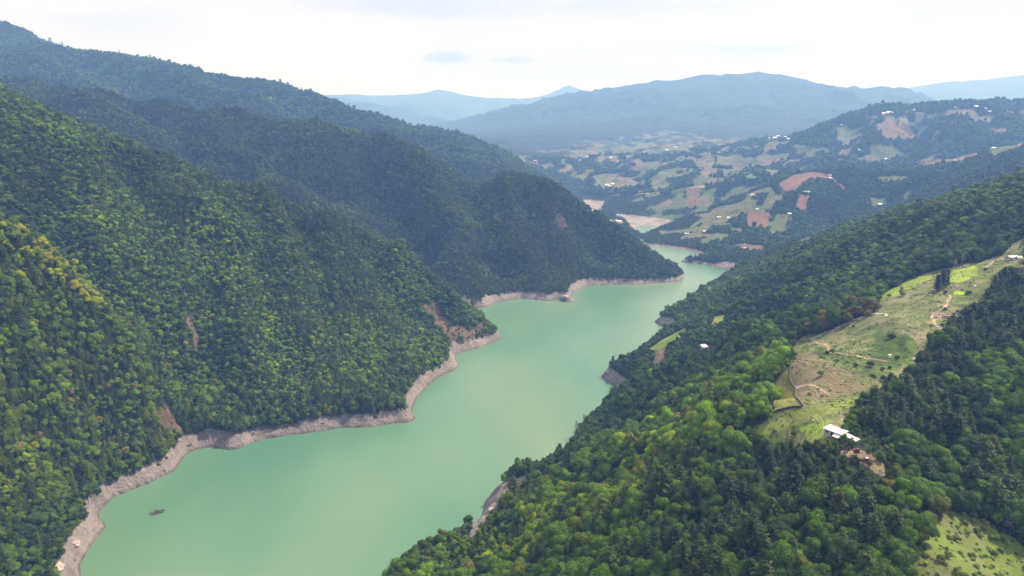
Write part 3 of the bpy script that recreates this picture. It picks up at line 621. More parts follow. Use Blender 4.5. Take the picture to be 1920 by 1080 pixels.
cgrass = edge & (u > 1600) & (v > 930) & (y < 335)
sz = np.where(edge, sz*.55, sz); sz = np.where(cgrass, sz*rng.uniform(.35, .9, nT), sz); tint = np.where(cgrass[:, None], np.array((.15, .20, .03))*np.exp(rng.normal(size=(nT, 1))*.3), tint)
low = inpoly(u, v, [(1370,812),(1660,812),(1700,880),(1660,930),(1540,905),(1370,850)]) & (y < 420); sz = np.where(low, sz*.6, sz); low3 = inpoly(u, v, [(1545,800),(1650,810),(1680,880),(1660,915),(1570,880),(1535,850)]) & (y < 400); sz = np.where(low3, sz*.6, sz)
lw = inpoly(u, v, [(830,1000),(900,985),(985,985),(985,1075),(830,1075)]) & (y < 520); sz = np.where(lw, sz*.62, sz); lh = (inpoly(u, v, [(1298,648),(1345,648),(1352,700),(1290,700)]) & (y > 560) & (y < 760)) | (inpoly(u, v, [(1322,592),(1372,586),(1372,630),(1322,636)]) & (y > 560) & (y < 1000)); sz = np.where(lh, sz*.45, sz); low2 = inpoly(u, v, [(1210,655),(1290,622),(1300,660),(1240,700),(1215,690)]) & (y < 1000); sz = np.where(low2, sz*.6, sz)
rot = rng.uniform(0, 6.28, nT)
slant = np.sqrt(x*x+y*y+(z-H)**2)
inview = (u > 5) & (u < 1915) & (v > 0) & (v < 1100) & (vis > -6)
app = np.where(inview, sz/slant, 0)

def place_tree(kind, meshes, loc, rz, sc3, tint_, label, group, cat='tree'):
    root = bpy.data.objects.new(kind, None); COL.objects.link(root); root.location = loc; root.rotation_euler = (0, 0, rz); root.scale = sc3; root.empty_display_size = .3
    tag(root, label, cat, group)
    c = bpy.data.objects.new('crown', meshes[0]); COL.objects.link(c); c.parent = root; c['tint'] = tuple(float(a) for a in tint_)
    t = bpy.data.objects.new('trunk', meshes[1]); COL.objects.link(t); t.parent = root
    return root
TN = ['dark green', 'mid green', 'fresh green', 'yellow green', 'olive', 'tawny', 'greyish', 'golden yellow', 'dark', 'dull green', 'rust coloured']
def where_(u, v, y):
    if u < 960: return 'the wooded slope above the left shore'
    if rdark_at(u, v): return 'the shaded slope right of the gully'
    if v > 900: return 'the nearest hillside at the foot of the photo' if u < 1600 else 'the spur below the car clearing'
    return 'the right hillside between lake and open crest' if u < 1560 else 'the hillside beside the open crest'
def rdark_at(u, v): return bool(inpoly(np.array([u]), np.array([v]), [(1640,700),(1720,640),(1800,560),(1930,510),(1930,1060),(1840,960),(1740,850),(1600,800),(1600,740)])[0])
LM = [(1575,808,'white roofed shed'), (1626,862,'maroon car'), (1410,812,"lower field's tip"), (945,940,'near sandy strip'), (1155,725,'middle sandy point'), (850,1070,'bottom lake corner'), (1850,1030,'corner grass patch'),
      (1786,592,'pink ruin'), (1765,525,'three cypresses'), (1695,745,"lower field's end"), (1250,640,'small lakeside field'), (1320,657,'lone lakeside hut'), (150,1060,'lower left shore'), (340,845,'left shore notch'), (1300,960,'near wood centre'), (1890,780,'bright green grove')]
DIRN = ['right of', 'above right of', 'above', 'above left of', 'left of', 'below left of', 'below', 'below right of']
USED = {}
def tree_label(i, pflag):
    d = [math.hypot(u[i]-a, v[i]-b) for a, b, _ in LM]; k = int(np.argmin(d)); a, b, nm = LM[k]; an = math.atan2(b-v[i], u[i]-a); dn = DIRN[int(round(an/(math.pi/4))) % 8]
    far_ = 'just ' if d[k] < 45 else ('' if d[k] < 100 else ('well ' if d[k] < 170 else 'far '))
    dd = (x-x[i])**2+(y-y[i])**2; dd[i] = 9e9; j = int(np.argmin(dd)); sw = 'big ' if sz[i] > 11 else ('small ' if sz[i] < 8.2 else '')
    kn = 'pine' if pflag else 'broadleaf'
    lab = f"{sw}{TN[idx[i]]} {kn} {far_}{dn} the {nm}, by {TN[idx[j]]} {'pine' if isp[j] else 'broadleaf'}"
    return lab, f"{kn} trees picked out of the near woods"
solo = np.zeros(nT, bool)
for pflag, kind, M_, MLO in ((False, 'broadleaf_tree', BL, BLO), (True, 'pine_tree', PN, PLO)):
    m = np.where((isp == pflag) & ~edge)[0]; top = m[np.argsort(-app[m])][:298]; solo[top] = True
    for i in top:
        s = float(sz[i]); hgt = s*(1.12 if not pflag else 1.35)
        lab, pl = tree_label(i, pflag)
        place_tree(kind, M_[int(rng.integers(len(M_)))], (x[i], y[i], z[i]-.3), float(rot[i]), (s if not pflag else s*1.4, s if not pflag else s*1.4, hgt), tint[i], lab, pl)

from collections import defaultdict
_dup = defaultdict(list)
for o in COL.objects:
    if o.get('group', '').endswith('near woods'): _dup[o['label']].append(o)
for lab, os_ in _dup.items():
    if len(os_) > 1:
        os_.sort(key=lambda o: proj(*o.location)[0])
        for k, o in enumerate(os_): o['label'] = ['leftmost', 'second', 'third', 'fourth', 'fifth', 'sixth', 'seventh', 'eighth', 'ninth', 'tenth', 'eleventh', 'twelfth'][min(k, 11)]+' '+lab.replace(' the ', ' ')
def forest(name, sel, protos, scl, label, aspect=1.0):
    k = np.nonzero(sel)[0]
    if len(k) == 0: return
    me = bpy.data.meshes.new(name); me.vertices.add(len(k)); me.vertices.foreach_set('co', np.stack([x[k], y[k], z[k]-.3], 1).astype(np.float32).ravel())
    def attr(nm, tp, data, key='value'):
        a = me.attributes.new(nm, tp, 'POINT'); a.data.foreach_set(key, data)
    attr('pick', 'INT', rng.integers(0, len(protos), len(k)).astype(np.int32))
    attr('rz', 'FLOAT_VECTOR', np.stack([rng.normal(size=len(k))*.05, rng.normal(size=len(k))*.05, rot[k]], 1).astype(np.float32).ravel(), 'vector')
    s = sz[k]; hh = s*aspect*np.exp(rng.normal(size=len(k))*.12)
    attr('sv', 'FLOAT_VECTOR', np.stack([s*scl, s*scl, hh], 1).astype(np.float32).ravel(), 'vector')
    c = np.ones((len(k), 4), np.float32); c[:, :3] = tint[k]; attr('tint', 'FLOAT_COLOR', c.ravel(), 'color')
    ob = bpy.data.objects.new(name, me); COL.objects.link(ob); tag(ob, label, None, None, 'stuff')
    g = bpy.data.node_groups.new(name, 'GeometryNodeTree'); g.interface.new_socket('Geometry', in_out='INPUT', socket_type='NodeSocketGeometry'); g.interface.new_socket('Geometry', in_out='OUTPUT', socket_type='NodeSocketGeometry')
    gi = g.nodes.new('NodeGroupInput'); go = g.nodes.new('NodeGroupOutput'); ip = g.nodes.new('GeometryNodeInstanceOnPoints'); gt = g.nodes.new('GeometryNodeGeometryToInstance')
    for pm in reversed(protos):
        po = bpy.data.objects.new(name+'_source', pm); oi = g.nodes.new('GeometryNodeObjectInfo'); oi.inputs['Object'].default_value = po; L(g, oi.outputs['Geometry'], gt.inputs[0])
    L(g, gi.outputs[0], ip.inputs['Points']); L(g, gt.outputs[0], ip.inputs['Instance']); ip.inputs['Pick Instance'].default_value = True
    for nm, tp, sock in (('pick', 'INT', 'Instance Index'), ('rz', 'FLOAT_VECTOR', 'Rotation'), ('sv', 'FLOAT_VECTOR', 'Scale')):
        na = g.nodes.new('GeometryNodeInputNamedAttribute'); na.data_type = tp; na.inputs[0].default_value = nm; L(g, na.outputs[0], ip.inputs[sock])
    L(g, ip.outputs[0], go.inputs[0]); ob.modifiers.new('scatter', 'NODES').node_group = g
nearb = band == 0
# past the 298 individuals of each kind, the rest of the wood
forest('broadleaf_forest', ~solo & ~isp & nearb & ~edge, [m[2] for m in BL], 1.0, 'broadleaf woodland covering the near slopes', 1.15)
forest('broadleaf_forest', ~solo & ~isp & ~nearb & ~edge, [m[2] for m in BLO], 1.0, 'broadleaf woodland covering the farther slopes', 1.05)
forest('pine_forest', ~solo & isp & nearb & ~edge, [m[2] for m in PN], 1.4, 'pine woodland on the near slopes', 1.35)
forest('pine_forest', ~solo & isp & ~nearb & ~edge, [m[2] for m in PLO], 1.4, 'dark pine woodland on the farther slopes', 1.25)
def tufts():
    out_ = []
    for y0, y1, s_ in ((190, 700, 2.3),):
        xs = np.arange(0, 620, s_); ys = np.arange(y0, y1, s_); a, b = np.meshgrid(xs, ys); a = a.ravel()+rng.uniform(-.5, .5, a.size)*s_*1.6; b = b.ravel()+rng.uniform(-.5, .5, b.size)*s_*1.6
        return a, b
_a, _b = tufts(); _i = np.clip(((np.arctan2(_a, _b)-TH0)/(TH1-TH0)*(NT-1)+.5).astype(int), 0, NT-1); _j = np.clip((np.log(np.hypot(_a, _b)/R0)/math.log(R1/R0)*(NR-1)+.5).astype(int), 0, NR-1)
_k = ((SOIL[_i, _j] == 1) | (SOIL[_i, _j] == 3)) & (fbm(_a/18, _b/18, 3, 140)+.45*rng.normal(size=len(_a)) > .25); _a, _b, _i, _j = _a[_k], _b[_k], _i[_k], _j[_k]
_x, _y, _z, _sz, _t, _r = x, y, z, sz, tint, rot
x, y = _a, _b; z = height(x, y)+.1; sz = rng.uniform(.6, 1.6, len(x))*(1+.6*(rng.random(len(x)) < .08)); tint = COV[_i, _j]*np.exp(rng.normal(size=(len(x), 1))*.25)*np.array((.68, .82, .5)); rot = rng.uniform(0, 6.28, len(x))
forest('grass_tufts', np.ones(len(x), bool), [m[2] for m in SH], 1.2, 'rough tufts of grass and weeds on the open crest', .55)
x, y, z, sz, tint, rot = _x, _y, _z, _sz, _t, _r
V_, F_ = ico(1); RK = []
for k in range(3):
    b_ = Buf(); b_.add(V_*(1+.28*rng.normal(size=(len(V_), 1)))*np.array((.5, .4, .33)), F_, rng.uniform(.8, 1.1, len(F_))); RK.append(new_mesh('stone', b_.V, b_.F, [M_LEAF], None, False, b_.lv))
_m = np.nonzero((SOIL == 2) & (GYY < 1300) & (ZG > .1) & (rng.random(ZG.shape) < .06*np.clip(RG/700, .3, 3)*(.4+np.clip(nz2, 0, 1)*2)))
x, y, z = GXX[_m]+rng.normal(size=len(_m[0])), GYY[_m]+rng.normal(size=len(_m[0])), ZG[_m]+.25; sz = np.exp(rng.normal(size=len(x))*.5)*1.1; tint = np.array((.26, .215, .20))*np.exp(rng.normal(size=(len(x), 1))*.28); rot = rng.uniform(0, 6.28, len(x)); z = np.maximum(height(x, y), .05)+.25
forest('shore_stones', height(x, y) > 0, RK, 1.0, 'loose stones strewn over the bare drawdown shore', .8)
x, y, z, sz, tint, rot = _x, _y, _z, _sz, _t, _r
forest('shrubs', ~solo & edge, [m[2] for m in SH], 1.0, 'low shrubs scattered over open ground', .9)
#</TREES>

#<OBJ>
# ------------------------------------------------------------------ built things
M_WHITE = plain('white_sheet_roof', (.80, .79, .76), .5, 0, .12, .6); M_CREAM = plain('cream_roof', (.68, .62, .48), .6); M_GREYW = plain('grey_render', (.36, .35, .33), .85); M_DARK = plain('dark_opening', (.03, .03, .035), .4)
M_PINK = plain('faded_pink_sheet', (.58, .48, .44), .6, 0, .2, .8); M_CONC = plain('weathered_concrete', (.42, .34, .32), .9, 0, .25, .5); M_STONE = plain('dark_stone', (.12, .10, .085), .95, 0, .3, 1.); M_WOODP = plain('wooden_post', (.22, .17, .12), .9)
M_MAROON = plain('maroon_paint', (.16, .015, .035), .3, .2, .05); M_GLASS = plain('car_glass', (.05, .06, .07), .08, 0, .02); M_TYRE = plain('tyre_rubber', (.02, .02, .02), .8); M_LAMP = plain('headlight_glass', (.8, .8, .75), .15); M_HUB = plain('steel_rim', (.5, .5, .5), .3, .8)
M_BLUE = plain('blue_grey_roof', (.30, .36, .42), .6); M_REDR = plain('rusty_red_roof', (.36, .14, .10), .7); M_TARP = plain('white_tarpaulin', (.78, .78, .76), .5, 0, .08, 2); M_DRIFT = plain('wet_driftwood', (.085, .07, .055), .8, 0, .3, 1.)
def mobj(name, V, Fc, material, parent=None, loc=(0,0,0), rz=0, smooth=False):
    me = bpy.data.meshes.new(name); me.from_pydata([tuple(map(float, v)) for v in V], [], Fc); me.materials.append(material)
    bm = bmesh.new(); bm.from_mesh(me); bmesh.ops.recalc_face_normals(bm, faces=bm.faces); bm.to_mesh(me); bm.free()
    if smooth: me.polygons.foreach_set('use_smooth', [True]*len(me.polygons))
    o = bpy.data.objects.new(name, me); COL.objects.link(o); o.parent = parent; o.location = loc; o.rotation_euler = (0, 0, rz); return o
class MB:
    def __init__(s): s.V = []; s.F = []
    def poly(s, V, Fc): n_ = len(s.V); s.V += [tuple(v) for v in V]; s.F += [[i+n_ for i in f] for f in Fc]; return s
    def box(s, x0, x1, y0, y1, z0, z1, slope=0):
        V = [(x, y, z+(slope if y == y1 and z == z1 else 0)) for z in (z0, z1) for y in (y0, y1) for x in (x0, x1)]
        return s.poly(V, [[0,1,3,2],[4,6,7,5],[0,4,5,1],[2,3,7,6],[0,2,6,4],[1,5,7,3]])
    def cyl(s, x, y, z0, z1, r0, r1, k=10):
        V = [(x+r*math.cos(2*math.pi*i/k), y+r*math.sin(2*math.pi*i/k), z) for z, r in ((z0, r0), (z1, r1)) for i in range(k)]
        return s.poly(V, [[i, (i+1) % k, k+(i+1) % k, k+i] for i in range(k)]+[list(range(k))[::-1], list(range(k, 2*k))])
    def wheel(s, x, y, z, r, w, k=14):
        V = [(x+r*math.cos(2*math.pi*i/k), yy, z+r*math.sin(2*math.pi*i/k)) for yy in (y-w/2, y+w/2) for i in range(k)]
        return s.poly(V, [[i, (i+1) % k, k+(i+1) % k, k+i] for i in range(k)]+[list(range(k))[::-1], list(range(k, 2*k))])
    def sheet(s, x0, x1, y0, y1, f, t=.08, nx=12, ny=2):
        """corrugated sheet following height function f"""
        n_ = len(s.V); xs = np.linspace(x0, x1, nx); ys = np.linspace(y0, y1, ny)
        for k in (0, 1):
            for i, xx in enumerate(xs):
                for yy in ys: s.V.append((xx, yy, f(xx, yy)+(.05 if i % 2 else 0)-(t if k else 0)))
        q = nx*ny
        for i in range(nx-1):
            for j in range(ny-1):
                a = n_+i*ny+j; s.F.append([a, a+ny, a+ny+1, a+1]); s.F.append([a+q, a+q+1, a+q+ny+1, a+q+ny])
        for i in range(nx-1):
            a = n_+i*ny; b = a+ny-1; s.F += [[a, a+q, a+q+ny, a+ny], [b, b+ny, b+q+ny, b+q]]
        for j in range(ny-1):
            a = n_+j; b = n_+(nx-1)*ny+j; s.F += [[a, a+1, a+q+1, a+q], [b, b+q, b+q+1, b+1]]
        return s
    def build(s, name, material, parent=None, **k): return mobj(name, s.V, s.F, material, parent, **k)
def thing(name, loc, rz, label, cat, group=None):
    o = bpy.data.objects.new(name, None); COL.objects.link(o); o.location = loc; o.rotation_euler = (0, 0, rz); return tag(o, label, cat, group)

# white roofed shed by the open crest
px, py, pz = hit(1566, 815); A = math.atan2(-7.2, 5.1)
t_ = thing('farm_shed', (px, py, pz), A, 'low farm shed with bright white flat roof and pink lean-to beside the pines', 'shed')
MB().box(-4.6, 4.6, -2.5, 2.5, -2.2, 2.5).build('wall', M_GREYW, t_)
r_o = MB().sheet(-5.0, 5.0, -3.0, 3.1, lambda a, b: 2.75+.05*b, .1, 26).build('roof', M_WHITE, t_)
MB().box(-1.0, .1, -2.56, -2.47, -.2, 1.9).build('door', M_DARK, t_)
for a in (-3.6, 2.2): MB().box(a, a+1.3, -2.56, -2.47, .7, 1.7).build('window', M_DARK, t_)
an = MB().sheet(5.05, 11.6, -2.0, 2.1, lambda a, b: 2.2-.11*(a-5), .08, 20).build('lean_to_roof', M_PINK, t_); an['label'] = 'faded pinkish lean-to roof'
for a, b in ((7.6, -1.8), (11.3, -1.8), (7.6, 1.9), (11.3, 1.9)): MB().cyl(a, b, -3, 2.2-.11*(a-5)-.1, .09, .09, 6).build('post', M_WOODP, t_)
MB().sheet(8.6, 11.2, -.9, .9, lambda a, b: 2.45-.11*(a-5), .05, 8).build('roof_patch', M_WHITE, t_)
MB().sheet(1.2, 4.4, -5.2, -2.62, lambda a, b: 1.8+.22*(b+2.6), .06, 10).build('awning', M_WHITE, t_)
def lump(name, u, v, w_, l_, h_, material, label, cat, rz=0, group=None, tmin=150):
    a, b, c = hit(u, v, tmin); V, Fc = ico(3); V = V.copy(); V[:, 2] = np.maximum(V[:, 2], -.3); V = V*(1+.10*np.sin(V[:, :1]*9+V[:, 1:2]*7)+.05*rng.normal(size=(len(V), 1)))
    return tag(mobj(name, V*np.array((w_/2, l_/2, h_)), Fc, material, None, (a, b, c), rz), label, cat, group)
lump('tarpaulin', 1618, 815, 3.4, 2.0, .9, M_TARP, 'crumpled white tarpaulin heap half under the pines right of the white roofed shed', 'tarpaulin', .4)
lump('tarpaulin', 1627, 817, 2.0, 1.6, .7, M_TARP, 'small white tarpaulin bundle at the right end of the pair beside the shed', 'tarpaulin', 1.0)
lump('sack', 1578, 788, 1.2, .7, .5, M_TARP, 'small white sack on the grass above the white roofed shed', 'sack')

# maroon car on the dirt clearing
px, py, pz = hit(1626, 868)
t_ = thing('parked_car', (px, py, pz+.05), -.25, 'dark maroon car parked on the dirt clearing below the shed', 'car')
prof = [(-2.2,.35),(-2.25,.8),(-2.1,1.0),(-1.2,1.06),(-.75,1.08),(1.25,1.08),(2.05,.98),(2.25,.7),(2.25,.35)]
V = [(a, s_*.88, b) for s_ in (-1, 1) for a, b in prof]; k_ = len(prof)
mobj('body', V, [list(range(k_)), list(range(2*k_-1, k_-1, -1))]+[[i, i+k_, (i+1) % k_+k_, (i+1) % k_] for i in range(k_)], M_MAROON, t_)
cb = [(-1.7,1.05,.8),(1.05,1.06,.8),(.45,1.62,.66),(-1.25,1.62,.66)]
V = [(a, s_*c, b) for s_ in (-1, 1) for a, b, c in cb]; mobj('cabin', V, [[0,1,2,3],[7,6,5,4],[3,2,6,7],[0,3,7,4],[1,5,6,2],[0,4,5,1]], M_GLASS, t_)
MB().box(-1.25, .45, -.68, .68, 1.6, 1.66).build('roof', M_MAROON, t_)
MB().box(-1.0, .2, -.5, .5, 1.68, 1.75).build('roof_load', M_TARP, t_)
for a in (-1.45, 1.4):
    for b in (-.85, .85):
        wh = MB().wheel(a, b, .34, .34, .22).build('wheel', M_TYRE, t_); MB().wheel(a, b+(.04 if b > 0 else -.04), .34, .19, .2).build('rim', M_HUB, wh)
for b in (-.62, .62): MB().box(2.2, 2.28, b-.17, b+.17, .66, .82).build('headlight', M_LAMP, t_); MB().box(-2.27, -2.2, b-.14, b+.14, .7, .86).build('tail_light', M_MAROON, t_)

# farmhouse and greenhouse at the right edge
px, py, pz = hit(1896, 487)
t_ = thing('farmhouse', (px, py, pz), .25, 'grey farmhouse with long cream roof on the crest at the right edge', 'house')
w_o = MB().box(-4.5, 4.5, -3, 3, -1.5, 2.7).build('wall', M_GREYW, t_)
MB().sheet(-5, 5.2, -3.6, .05, lambda a, b: 2.8+.3*(b+3.6), .1, 24).build('roof', M_CREAM, t_); MB().sheet(-5, 5.2, .05, 3.6, lambda a, b: 2.8+.3*(3.6-b), .1, 24).build('roof', M_CREAM, t_)
for a in (-3.2, -.8, 2.4): MB().box(a, a+1.2, -3.06, -2.97, .6, 1.8).build('window', M_DARK, t_)
MB().box(.9, 1.8, -3.06, -2.97, -.4, 1.7).build('door', M_DARK, t_)
MB().sheet(-4, 0, -5.6, -3.08, lambda a, b: 1.7+.16*(b+3), .06, 12).build('porch_roof', M_BLUE, t_)
for a in (-3.8, -.2): MB().cyl(a, -5.4, -2, 1.3, .07, .07, 6).build('porch_post', M_WOODP, t_)
px, py, pz = hit(1913, 485)
t_ = thing('greenhouse', (px, py, pz), .1, 'low white plastic tunnel greenhouse right of the cream roofed farmhouse', 'greenhouse')
m_ = MB(); V = []; k_ = 9
for a in np.linspace(-4, 5, 8):
    for j in range(k_): th = math.pi*j/(k_-1); V.append((a, -2.2*math.cos(th), 2.1*math.sin(th)))
Fc = [[i*k_+j, i*k_+j+1, (i+1)*k_+j+1, (i+1)*k_+j] for i in range(7) for j in range(k_-1)]+[list(range(k_)), list(range(7*k_, 8*k_))[::-1]]
mobj('cover', V, Fc, M_TARP, t_, smooth=False)
for a in (-4.03, 5.03): MB().box(a-.03, a+.03, -.6, .6, 0, 1.7).build('door', M_GREYW, t_)
# ruin
px, py, pz = hit(1789, 596)
t_ = thing('ruined_hut', (px, py, pz), -.38, 'roofless pinkish concrete foundation of a hut beside the dark wood', 'ruin')
MB().box(-7, 7, -2.2, 2.2, -1.5, .35).build('slab', M_CONC, t_)
for b in ((-7, -1.5, -2.15, -1.85, .36, 1.3), (-7, -6.7, -1.8, 2.1, .36, 1.5), (1.2, 7, 1.85, 2.15, .36, 1.1), (6.7, 7, -2.1, 1.8, .36, .9), (1.0, 1.3, -1.9, 1.7, .36, 1.2)): MB().box(*b).build('low_wall', M_CONC, t_)
MB().sheet(-4.5, 1, -1.2, 1.2, lambda a, b: .8+.05*a, .05, 12).build('fallen_sheet', M_WHITE, t_)
def tank(u, v, label, s_=1, material=None):
    a, b, c = hit(u, v); t_ = thing('water_tank', (a, b, c), 0, label, 'tank')
    MB().cyl(0, 0, -.5, 1.7*s_, .95*s_, .95*s_, 16).build('barrel', material or M_WHITE, t_); MB().cyl(0, 0, 1.72*s_, 1.95*s_, .8*s_, .2*s_, 16).build('lid', material or M_WHITE, t_)
tank(1668, 671, 'white round water tank on the open grass above the lower field'); tank(1772, 582, 'dark water tank just above the ruined foundation', 1.2, M_STONE)
tank(1839, 478, 'small pale tank at the wood edge left of the farmhouse', .8, M_GREYW)
lump('rubble_heap', 1714, 676, 5, 3, 1.1, M_CONC, 'grey rubble heap where the crest grass meets the dark wood', 'rubble', .5)
lump('rubble_heap', 1706, 689, 3.4, 3, .8, M_CONC, 'smaller pale rubble heap just below the grey one at the wood edge', 'rubble', .1)
lump('rubble_heap', 1754, 597, 3, 2.4, 1.0, M_STONE, 'small brown mound left of the ruined foundation', 'mound', .1)
for uu, vv, lb in ((1828, 538, 'white sacks lying on the crest grass below the bright yellow crop'), (1662, 592, 'small white sheet on the tan grass beside the rust coloured hedge'), (1745, 553, 'pale sheet at the foot of the three cypresses'),
                   (1318, 657, None), (1340, 612, 'white sheet at the edge of the little yellow field above the lake')):
    if lb: lump('tarpaulin', uu, vv, 3, 1.6, .5, M_TARP, lb, 'tarpaulin', .3)
px, py, pz = hit(1320, 657)
t_ = thing('hut', (px, py, pz), .5, 'small whitish hut alone in the woods above the lake', 'hut'); MB().box(-3, 3, -2.4, 2.4, -2, 4.4).build('wall', M_GREYW, t_); MB().sheet(-3.6, 3.6, -3, 3, lambda a, b: 4.6+.25*b, .1, 14).build('roof', M_WHITE, t_); MB().box(-.6, .6, -2.46, -2.37, 1.4, 3.2).build('window', M_DARK, t_)
# stone wall and net fence between the lower fields
def along(P, n_):
    Q = [np.array(hit(*p)) for p in P]; out_ = []
    for a, b in zip(Q[:-1], Q[1:]):
        for k in range(n_): q_ = a+(b-a)*k/n_; out_.append((q_[0], q_[1], float(height(q_[0], q_[1]))))
    out_.append(tuple(Q[-1])); return np.array(out_)
def wall_run(name, P, wd, hh, material, label, cat):
    Q = along(P, 6); V = []; Fc = []
    for i, q_ in enumerate(Q):
        d = Q[min(i+1, len(Q)-1)]-Q[max(i-1, 0)]; n_ = np.array((-d[1], d[0])); n_ = n_/np.linalg.norm(n_)*wd/2; j = rng.uniform(-.15, .15)
        V += [(q_[0]+n_[0], q_[1]+n_[1], q_[2]-.5), (q_[0]+n_[0]*.7, q_[1]+n_[1]*.7, q_[2]+hh+j), (q_[0]-n_[0]*.7, q_[1]-n_[1]*.7, q_[2]+hh+j), (q_[0]-n_[0], q_[1]-n_[1], q_[2]-.5)]
    for i in range(len(Q)-1):
        for k in range(3): Fc.append([4*i+k, 4*i+k+1, 4*i+k+5, 4*i+k+4])
    Fc += [[0, 1, 2, 3], [4*len(Q)-1, 4*len(Q)-2, 4*len(Q)-3, 4*len(Q)-4]]
    return tag(mobj(name, V, Fc, material), label, cat)
wall_run('stone_wall', [(1479, 674), (1481, 714), (1492, 731), (1493, 748), (1505, 764)], .9, .9, M_STONE, 'dark dry stone wall winding down between the lower terraced fields', 'wall')
Q = along([(1418, 800), (1436, 784), (1458, 773), (1503, 767)], 7)
t_ = thing('net_fence', Q[0], 0, 'dark net fence along the lower edge of the small mustard coloured field', 'fence')
V = []; 
for q_ in Q-Q[0]: V += [tuple(q_+np.array((0, 0, .1))), tuple(q_+np.array((0, 0, 1.5))), tuple(q_+np.array((.04, .04, 1.5))), tuple(q_+np.array((.04, .04, .1)))]
mobj('net', V, [[4*i+k, 4*i+(k+1) % 4, 4*i+4+(k+1) % 4, 4*i+4+k] for i in range(len(Q)-1) for k in range(4)], M_DARK, t_)
for q_ in (Q-Q[0])[::3]: MB().cyl(q_[0], q_[1], q_[2]-.5, q_[2]+1.7, .06, .06, 5).build('post', M_WOODP, t_)

# single trees that stand out
def solo_tree(kind, M_, u_, v_, w_, h_, tn, label, cat='tree', group=None):
    a, b, c = hit(u_, v_); return place_tree(kind, M_, (a, b, c-.2), rng.uniform(0, 6), (w_, w_, h_), tn, label, group, cat)
CY = [finish(*pine(True, 12, .34), 'cypress_tree'), finish(*pine(True, 11, .38), 'cypress_tree')]
for i, (uu, vv, hh, lb) in enumerate(((1756, 548, 15, 'leftmost of the three dark cypresses on the crest'), (1765, 542, 17, 'middle and tallest of the three dark cypresses on the crest'), (1773, 538, 15.5, 'rightmost of the three dark cypresses on the crest'))):
    solo_tree('cypress_tree', CY[i % 2], uu, vv, hh*1.15, hh, (.020, .036, .018), lb, 'tree', 'three dark cypresses on the crest')
TP = [finish(*pine(True, 7, .6, .45), 'thin_pine')]
solo_tree('pine_tree', TP[0], 1486, 838, 8, 12.5, PM, 'spindly pine with see-through crown at the foot of the lower field')
solo_tree('pine_tree', TP[0], 1474, 836, 5, 8, PM, 'short thin pine left of the spindly one below the field')
solo_tree('broadleaf_tree', BL[1], 1538, 846, 9, 7, OL, 'flat topped olive tree just left of the white roofed shed')
solo_tree('pine_tree', TP[0], 1414, 832, 5, 8, PM, 'small thin pine at the left tip of the lower field')
solo_tree('pine_tree', TP[0], 1080, 822, 10, 20, PD, 'tall thin pine standing above the wood edge against the green water')
solo_tree('pine_tree', TP[0], 1094, 808, 9, 19, PD, 'second tall thin pine on the wood edge, nearer the far end')
solo_tree('broadleaf_tree', BL[0], 1294, 494, 10, 9, PD, 'lone dark tree on the bare sandy spit across the lake')
for uu, vv, lb, tn in ((1574, 846, 'small dark bush at the left end of the dirt clearing', DK), (1588, 852, 'rust brown bush in the middle of the dirt clearing', (.09,.045,.015)), (1605, 858, 'reddish brown bush beside the maroon car', (.10,.04,.015)), (1610, 872, 'dark bush below the maroon car', DK), (1630, 874, 'small olive bush right below the maroon car', OL), (1602, 868, 'brown bush at the lower edge of the dirt clearing', (.07,.045,.02))):
    solo_tree('bush', BL[int(rng.integers(4))], uu, vv, 3.2, 3.4, tn, lb, 'bush')
def dead_tree(u_, v_, h_, label):
    T = Buf(); limb(T, (0, 0, -.1), (.03, .01, .55), .022, .014); limb(T, (.03, .01, .55), (.01, .03, .95), .014, .004)
    for k in range(26):
        a = rng.uniform(0, 6.28); z0 = rng.uniform(.3, .85); ln = rng.uniform(.15, .32)*(1.2-z0*.7); p = np.array((.02, .01, z0)); q_ = p+np.array((math.cos(a)*ln, math.sin(a)*ln, ln*rng.uniform(.4, 1))); limb(T, p, q_, .009, .003, 4)
        for m in range(4): limb(T, p+(q_-p)*rng.uniform(.4, 1), q_+rng.normal(size=3)*.07, .005, .002, 3)
    a, b, c = hit(u_, v_); r_ = thing('dead_tree', (a, b, c-.2), 0, label, 'tree'); r_.scale = (h_,)*3
    mobj('branches', T.V[5:], [[i-5 for i in f] for f in T.F if min(f) >= 5], M_DEAD, r_) if False else mobj('trunk', T.V, T.F, M_DEAD, r_)
dead_tree(1803, 497, 11, 'bare grey dead tree at the wood edge above the yellow crop'); dead_tree(1789, 503, 9, 'shorter grey dead tree left of the other bare one'); dead_tree(1892, 1006, 9, 'thin bare white trunk in the dark gully at the lower right')
dead_tree(1648, 905, 6, 'small leafless tree on the slope below the maroon car')

